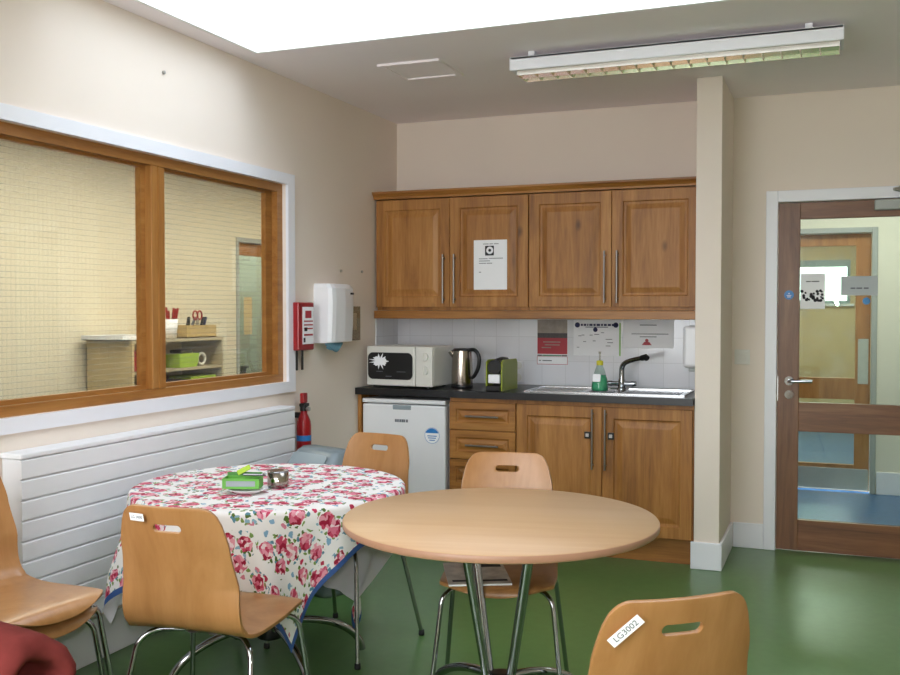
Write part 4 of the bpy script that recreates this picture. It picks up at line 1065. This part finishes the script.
def place(c_, x, y, f):
    c_.location = (x, y, 0); c_.rotation_euler = (0, 0, f)
place(A, -2.30, 2.22, R(-97)); A.location.z = .052
place(chairs['A2'], -2.322, 2.222, R(-97))
place(chairs['B'], -1.735, 2.475, R(5))
place(chairs['C'], -1.895, 3.58, R(171))
place(chairs['D'], -1.095, 3.25, R(193.7))
place(chairs['E'], -.44, 2.08, R(39))
sticker(chairs['B'], -.083, .027, R(0), 'LG 3000', .05)
sticker(chairs['E'], -.118, .050, R(44), 'LG3002', .075)
# magazine on chair D
mg = thing('magazine', 'glossy magazine lying on the seat of the chair behind the bare table', 'magazine', (-1.15, 3.145, .469), R(206))
MB().box(-.105, .105, -.14, .14, 0, .006, .001, 1).build('pages', M['paper'], mg)
MB().box(-.106, .106, -.141, .141, .0062, .0072).build('cover', M['magcover'], mg)
MB().box(-.095, .02, -.12, -.07, .0073, .0077).box(-.095, .09, .09, .11, .0073, .0077).build('cover_lettering', M['inkd'], mg)
# armchair at the lower left corner
f = R(-100)
t = thing('armchair', 'maroon velour armchair with rolled arms in the bottom left corner', 'armchair', (-2.075, 1.425, 0), f)
def rolled_arm(x):
    V = []; F = []; n = 28; rows = []
    for i in range(18): rows.append((-.38 + .68 * i / 17, .092, 0))
    for q in range(1, 9):
        a = R(90 * q / 8); rows.append((.30 + .045 * math.sin(a), .092 - .035 * (1 - math.cos(a)), q / 8))
    for (yv, rv) in ((.340, .048), (.325, .040), (.29, .034), (.25, .026), (.235, .008)): rows.append((yv, rv, 1))
    for (y, rr, k) in rows:
        for j in range(n):
            th = 2 * math.pi * j / n
            w_ = 1 + (.05 + .13 * k) * math.sin(2 * th + .9) * (.3 + k) + .03 * math.sin(3 * th + y * 14) + .02 * math.sin(9 * th + y * 30)
            V.append((x + rr * w_ * math.cos(th) * 1.15, y + .012 * math.sin(2 * th + 1) * k, .545 + rr * w_ * math.sin(th)))
    for i in range(len(rows) - 1):
        for j in range(n): F.append([i * n + j, i * n + (j + 1) % n, (i + 1) * n + (j + 1) % n, (i + 1) * n + j])
    F.append(list(range(n))[::-1]); F.append(list(range((len(rows) - 1) * n, len(rows) * n)))
    return MB().add(V, F, 0, True)
for s in (-1, 1):
    rolled_arm(s * .34).box(s * .34 - .08, s * .34 + .08, -.38, .33, .08, .50, .03, 3, smooth=True).build('arm', M['cushion'], t)
MB().box(-.255, .255, -.24, .36, .30, .45, .04, 4, smooth=True).build('seat_cushion', M['cushion'], t)
MB().box(-.256, .256, -.40, .32, .08, .295, .02, 3, smooth=True).build('base', M['cushion'], t)
MB().box(-.255, .255, -.42, -.245, .30, .84, .05, 4, smooth=True).build('back_cushion', M['cushion'], t)
for (a, c_) in ((-.36, -.33), (.36, -.33), (-.36, .28), (.36, .28)):
    MB().cyl((a, c_, 0), (a, c_, .085), .022, 14).build('foot', M['doorfar'], t)

# ------------------------------------------------------------------ next room contents
SXF, SXB, SY0_, SY1_ = -4.80, -5.22, 5.80, 6.94
t = thing('shelf_unit', 'low pale wooden shelf unit in the room behind the window', 'shelf', ((SXF + SXB) / 2, (SY0_ + SY1_) / 2, 0)); O = t.location
for y0_, y1_, m_ in ((SY0_, SY0_ + .02, 'cardbeige'), (SY1_ - .02, SY1_, 'boardgrey')):
    MB().box(SXB, SXF, y0_, y1_, 0, 1.13).build('side_panel', M[m_], t, O)
MB().box(SXB, SXF, SY0_ - .005, SY1_ + .005, 1.13, 1.153).build('top', M['boardgrey'], t, O)
MB().box(SXB, SXB + .012, SY0_ + .02, SY1_ - .02, .02, 1.13).build('back_panel', M['boardgrey'], t, O)
for zz in (.90, .62, .3, .03): MB().box(SXB + .012, SXF - .003, SY0_ + .02, SY1_ - .02, zz, zz + .02).build('shelf', M['boardgrey'], t, O)
for (y0_, y1_, lb_) in ((5.72, 5.95, 'shallow white tray at the left end of the shelf unit top'), (5.97, 6.14, 'shallow white tray second from the left on the shelf unit top')):
    tr_ = MB().slab(SXB + .02, SXF - .02, y0_ + .0, y1_, 1.154, 1.19, [(SXB + .03, SXF - .03, y0_ + .01, y1_ - .01)], 'xyz').box(SXB + .02, SXF - .02, y0_, y1_, 1.154, 1.16)
    tag(tr_.build('tray', M['whitep']), lb_, 'tray', 'trays on the shelf unit')
pc = (-4.9, 6.36)
tag(MB().lathe([(0, 0), (.055, 0), (.068, .15), (.064, .15), (.052, .006), (0, .006)], (*pc, 1.1545), 24).build('pencil_pot', M['whitep']), 'white pot of red pencils on the shelf unit top', 'pot')
rr = random.Random(5)
for k in range(7):
    a = k * .9; p0 = Vector((pc[0] + .025 * math.cos(a), pc[1] + .025 * math.sin(a), 1.163)); p1 = Vector((pc[0] + .06 * math.cos(a), pc[1] + .075 * math.sin(a), 1.37 + .03 * rr.random()))
    tag(MB().tube([p0, p1], .009, 8).build('pencil', M['red']), 'red pencil standing in the white pot on the shelf unit', 'pencil', 'red pencils in the white pot')
bk = MB().slab(-5.0, -4.82, 6.48, 6.87, 1.154, 1.255, [(-4.99, -4.83, 6.49, 6.86)], 'xyz').box(-5.0, -4.82, 6.48, 6.87, 1.154, 1.162)
tag(bk.build('basket', M['basket']), 'pale wicker basket of markers and scissors on the shelf unit top', 'basket')
for k, (yv, dy, m_) in enumerate([(6.63, -.02, 'blackp'), (6.58, .03, 'blackp'), (6.77, .03, 'blackp'), (6.81, .03, 'navy'), (6.63, .06, 'silver')]):
    tag(MB().tube([(-4.92, yv, 1.166), (-4.90, yv + dy, 1.32)], .011, 8).build('marker', M[m_]), ['black marker nearest the window mullion in the wicker basket', 'black marker second from the left in the wicker basket', 'black marker right of the scissors in the wicker basket', 'dark blue marker at the right end of the wicker basket', 'silver grey marker in the middle of the wicker basket'][k], 'marker', 'markers in the basket')
sc = thing('scissors', 'scissors with red handles standing in the wicker basket', 'scissors', (-4.89, 6.71, 1.166)); O = sc.location
for s in (-1, 1):
    cpt = Vector((-4.89, 6.71 + s * .03, 1.335)); MB().tube([cpt + Vector((0, .03 * math.cos(q), .035 * math.sin(q))) for q in [R(x) for x in range(0, 361, 24)]], .007, 8, caps=False).build('handle_ring', M['red'], sc, O)
MB().box(-4.893, -4.887, 6.698, 6.722, 1.166, 1.31).build('blades', M['steel'], sc, O)
gb = MB(); V, F = loft([(.921, .15, .22, .01, 0), (1.03, .17, .27, .015, 0)], 16)
V = [(x - 4.895, y + 6.50, z) for x, y, z in V]
tag(MB().add(V, F).build('storage_box', M['limebox']), 'lime green storage box on the upper shelf of the shelf unit', 'box')
tag(MB().box(-4.96, -4.84, 6.43, 6.58, 1.0305, 1.06, .01, 2).build('cloth_bundle', M['charcoal']), 'dark bundle lying in the lime green storage box', 'bundle')
rol = MB().tube([Vector((-4.87, 6.73 + .05 * math.cos(q), .9785 + .045 * math.sin(q))) for q in [R(x) for x in range(0, 361, 20)]], .011, 8, caps=False)
tag(rol.build('tape_roll', M['creamp']), 'clear tape roll on the shelf right of the lime green box', 'tape')
tag(MB().box(-5.0, -4.84, 5.835, 5.90, .921, 1.08, .004, 1).build('folder', M['red']), 'red folder on the upper shelf left of the window mullion', 'folder')
for k, (y0_, y1_, h_, m_, lb_) in enumerate([(5.84, 5.98, .16, 'red', 'red box on the lower shelf at its left end'), (6.0, 6.3, .16, 'charcoal', 'dark box in the middle of the lower shelf'), (6.32, 6.52, .18, 'navy', 'navy box on the lower shelf'), (6.54, 6.88, .2, 'limebox', 'green crate on the lower shelf at its right end')]):
    tag(MB().box(-5.05, -4.83, y0_, y1_, .641, .641 + h_, .006, 1).build('box', M[m_]), lb_, 'box', 'boxes on the lower shelf')
t = thing('storage_cupboard', 'dark low cupboard seen through the door glass in the next room', 'cupboard', (-6.3, 8.5, 0)); O = t.location
MB().box(-6.6, -6.0, 7.9, 9.1, 0, .74).build('body', M['charcoal'], t, O)
MB().box(-6.6, -5.98, 7.88, 9.12, .74, .77).build('top', M['blackp'], t, O)
tag(MB().box(-6.45, -6.15, 8.1, 8.5, .771, .95, .03, 3).build('box', M['greyl']), 'pale grey box on the dark cupboard seen through the next room door', 'box')
t = thing('wall_clock', 'round grey wall clock seen through the next room door glass', 'clock', (QX - 1.7, 9.1, 1.7)); O = t.location
MB().tube([Vector((QX - 1.69, 9.15 + .15 * math.cos(q), 1.66 + .15 * math.sin(q))) for q in [R(x) for x in range(0, 361, 15)]], .02, 8, caps=False).build('rim', M['navy'], t, O)
MB().cyl((QX - 1.699, 9.15, 1.66), (QX - 1.69, 9.15, 1.66), .145, 28).build('face', M['paper'], t, O)

# ------------------------------------------------------------------ light
def area(name, loc, rot, sx, sy, power, col=(1, 1, 1), portal=False):
    l = bpy.data.lights.new(name, 'AREA'); l.shape = 'RECTANGLE'; l.size = sx; l.size_y = sy; l.energy = power; l.color = col
    if portal: l.cycles.is_portal = True
    o = bpy.data.objects.new(name, l); COL.objects.link(o); o.location = loc; o.rotation_euler = rot; return o
area('ceiling_opening_portal', ((SX0 + SX1) / 2, (SY0 + SY1) / 2, H + .74), (0, 0, 0), SX1 - SX0, SY1 - SY0, 1, portal=True)
for q in FW: area('fill_window_portal', ((q[0] + q[1]) / 2, YF - .1, (q[2] + q[3]) / 2), (R(90), 0, 0), q[1] - q[0], q[3] - q[2], 1, portal=True)  # portal for the added fill opening in the front wall
area('ceiling_opening_portal', ((RL2[0] + RL2[1]) / 2, (RL2[2] + RL2[3]) / 2, H + .11), (0, 0, 0), RL2[1] - RL2[0], RL2[3] - RL2[2], 1, portal=True)  # portal for the added opening behind the camera
area('far_window_portal', (-.45, 12.50, 1.70), (R(-90), 0, 0), 1.1, .4, 1, portal=True)
area('corridor_lamp', (.3, 7.0, 2.55), (0, 0, 0), 1.4, .5, 34, (1, .98, .94))
area('far_room_lamp', (-.2, 10.2, 2.55), (0, 0, 0), 1., 1.6, 105, (1, .97, .92))
area('next_room_light', (-4.0, 5.2, 2.55), (0, 0, 0), .6, 3., 105, (1, .97, .92))
area('next_room_light', (-4.0, 8.0, 2.55), (0, 0, 0), .6, 1.2, 45, (1, .96, .85))  # second area light, added to even out the brightness of the next room
area('store_lamp', (QX - .9, 8.6, 2.5), (0, 0, 0), .6, .6, 40, (.9, .96, 1))
fl = bpy.data.lights.new('camera_flash', 'SPOT'); fl.energy = 60; fl.shadow_soft_size = .02; fl.spot_size = R(80); fl.spot_blend = .6
fo = bpy.data.objects.new('camera_flash', fl); COL.objects.link(fo); fo.location = (-.02, .0, 1.46)
fo.rotation_euler = (R(90 - 1.6), 0, .3775)

w_ = bpy.data.worlds.new('World'); scene.world = w_; w_.use_nodes = True
bg = w_.node_tree.nodes['Background']; bg.inputs[0].default_value = (.93, .97, 1, 1); bg.inputs[1].default_value = 11.5

# ------------------------------------------------------------------ camera
cam = bpy.data.cameras.new('camera'); co = bpy.data.objects.new('camera', cam); COL.objects.link(co)
cam.sensor_width = 36; cam.lens = 979.5 / 900 * 36; cam.clip_start = .05
co.location = (0, 0, 1.381); co.rotation_euler = (R(90) - .0285, 0, .3775)
scene.camera = co
vs = scene.view_settings; vs.view_transform = 'Standard'; vs.look = 'None'; vs.gamma = 1; vs.use_curve_mapping = False; vs.exposure = 0.
scene.cycles.use_denoising = True
scene.cycles.max_bounces = 10; scene.cycles.diffuse_bounces = 6; scene.cycles.transparent_max_bounces = 16; scene.cycles.caustics_reflective = False
scene.cycles.sample_clamp_indirect = 8
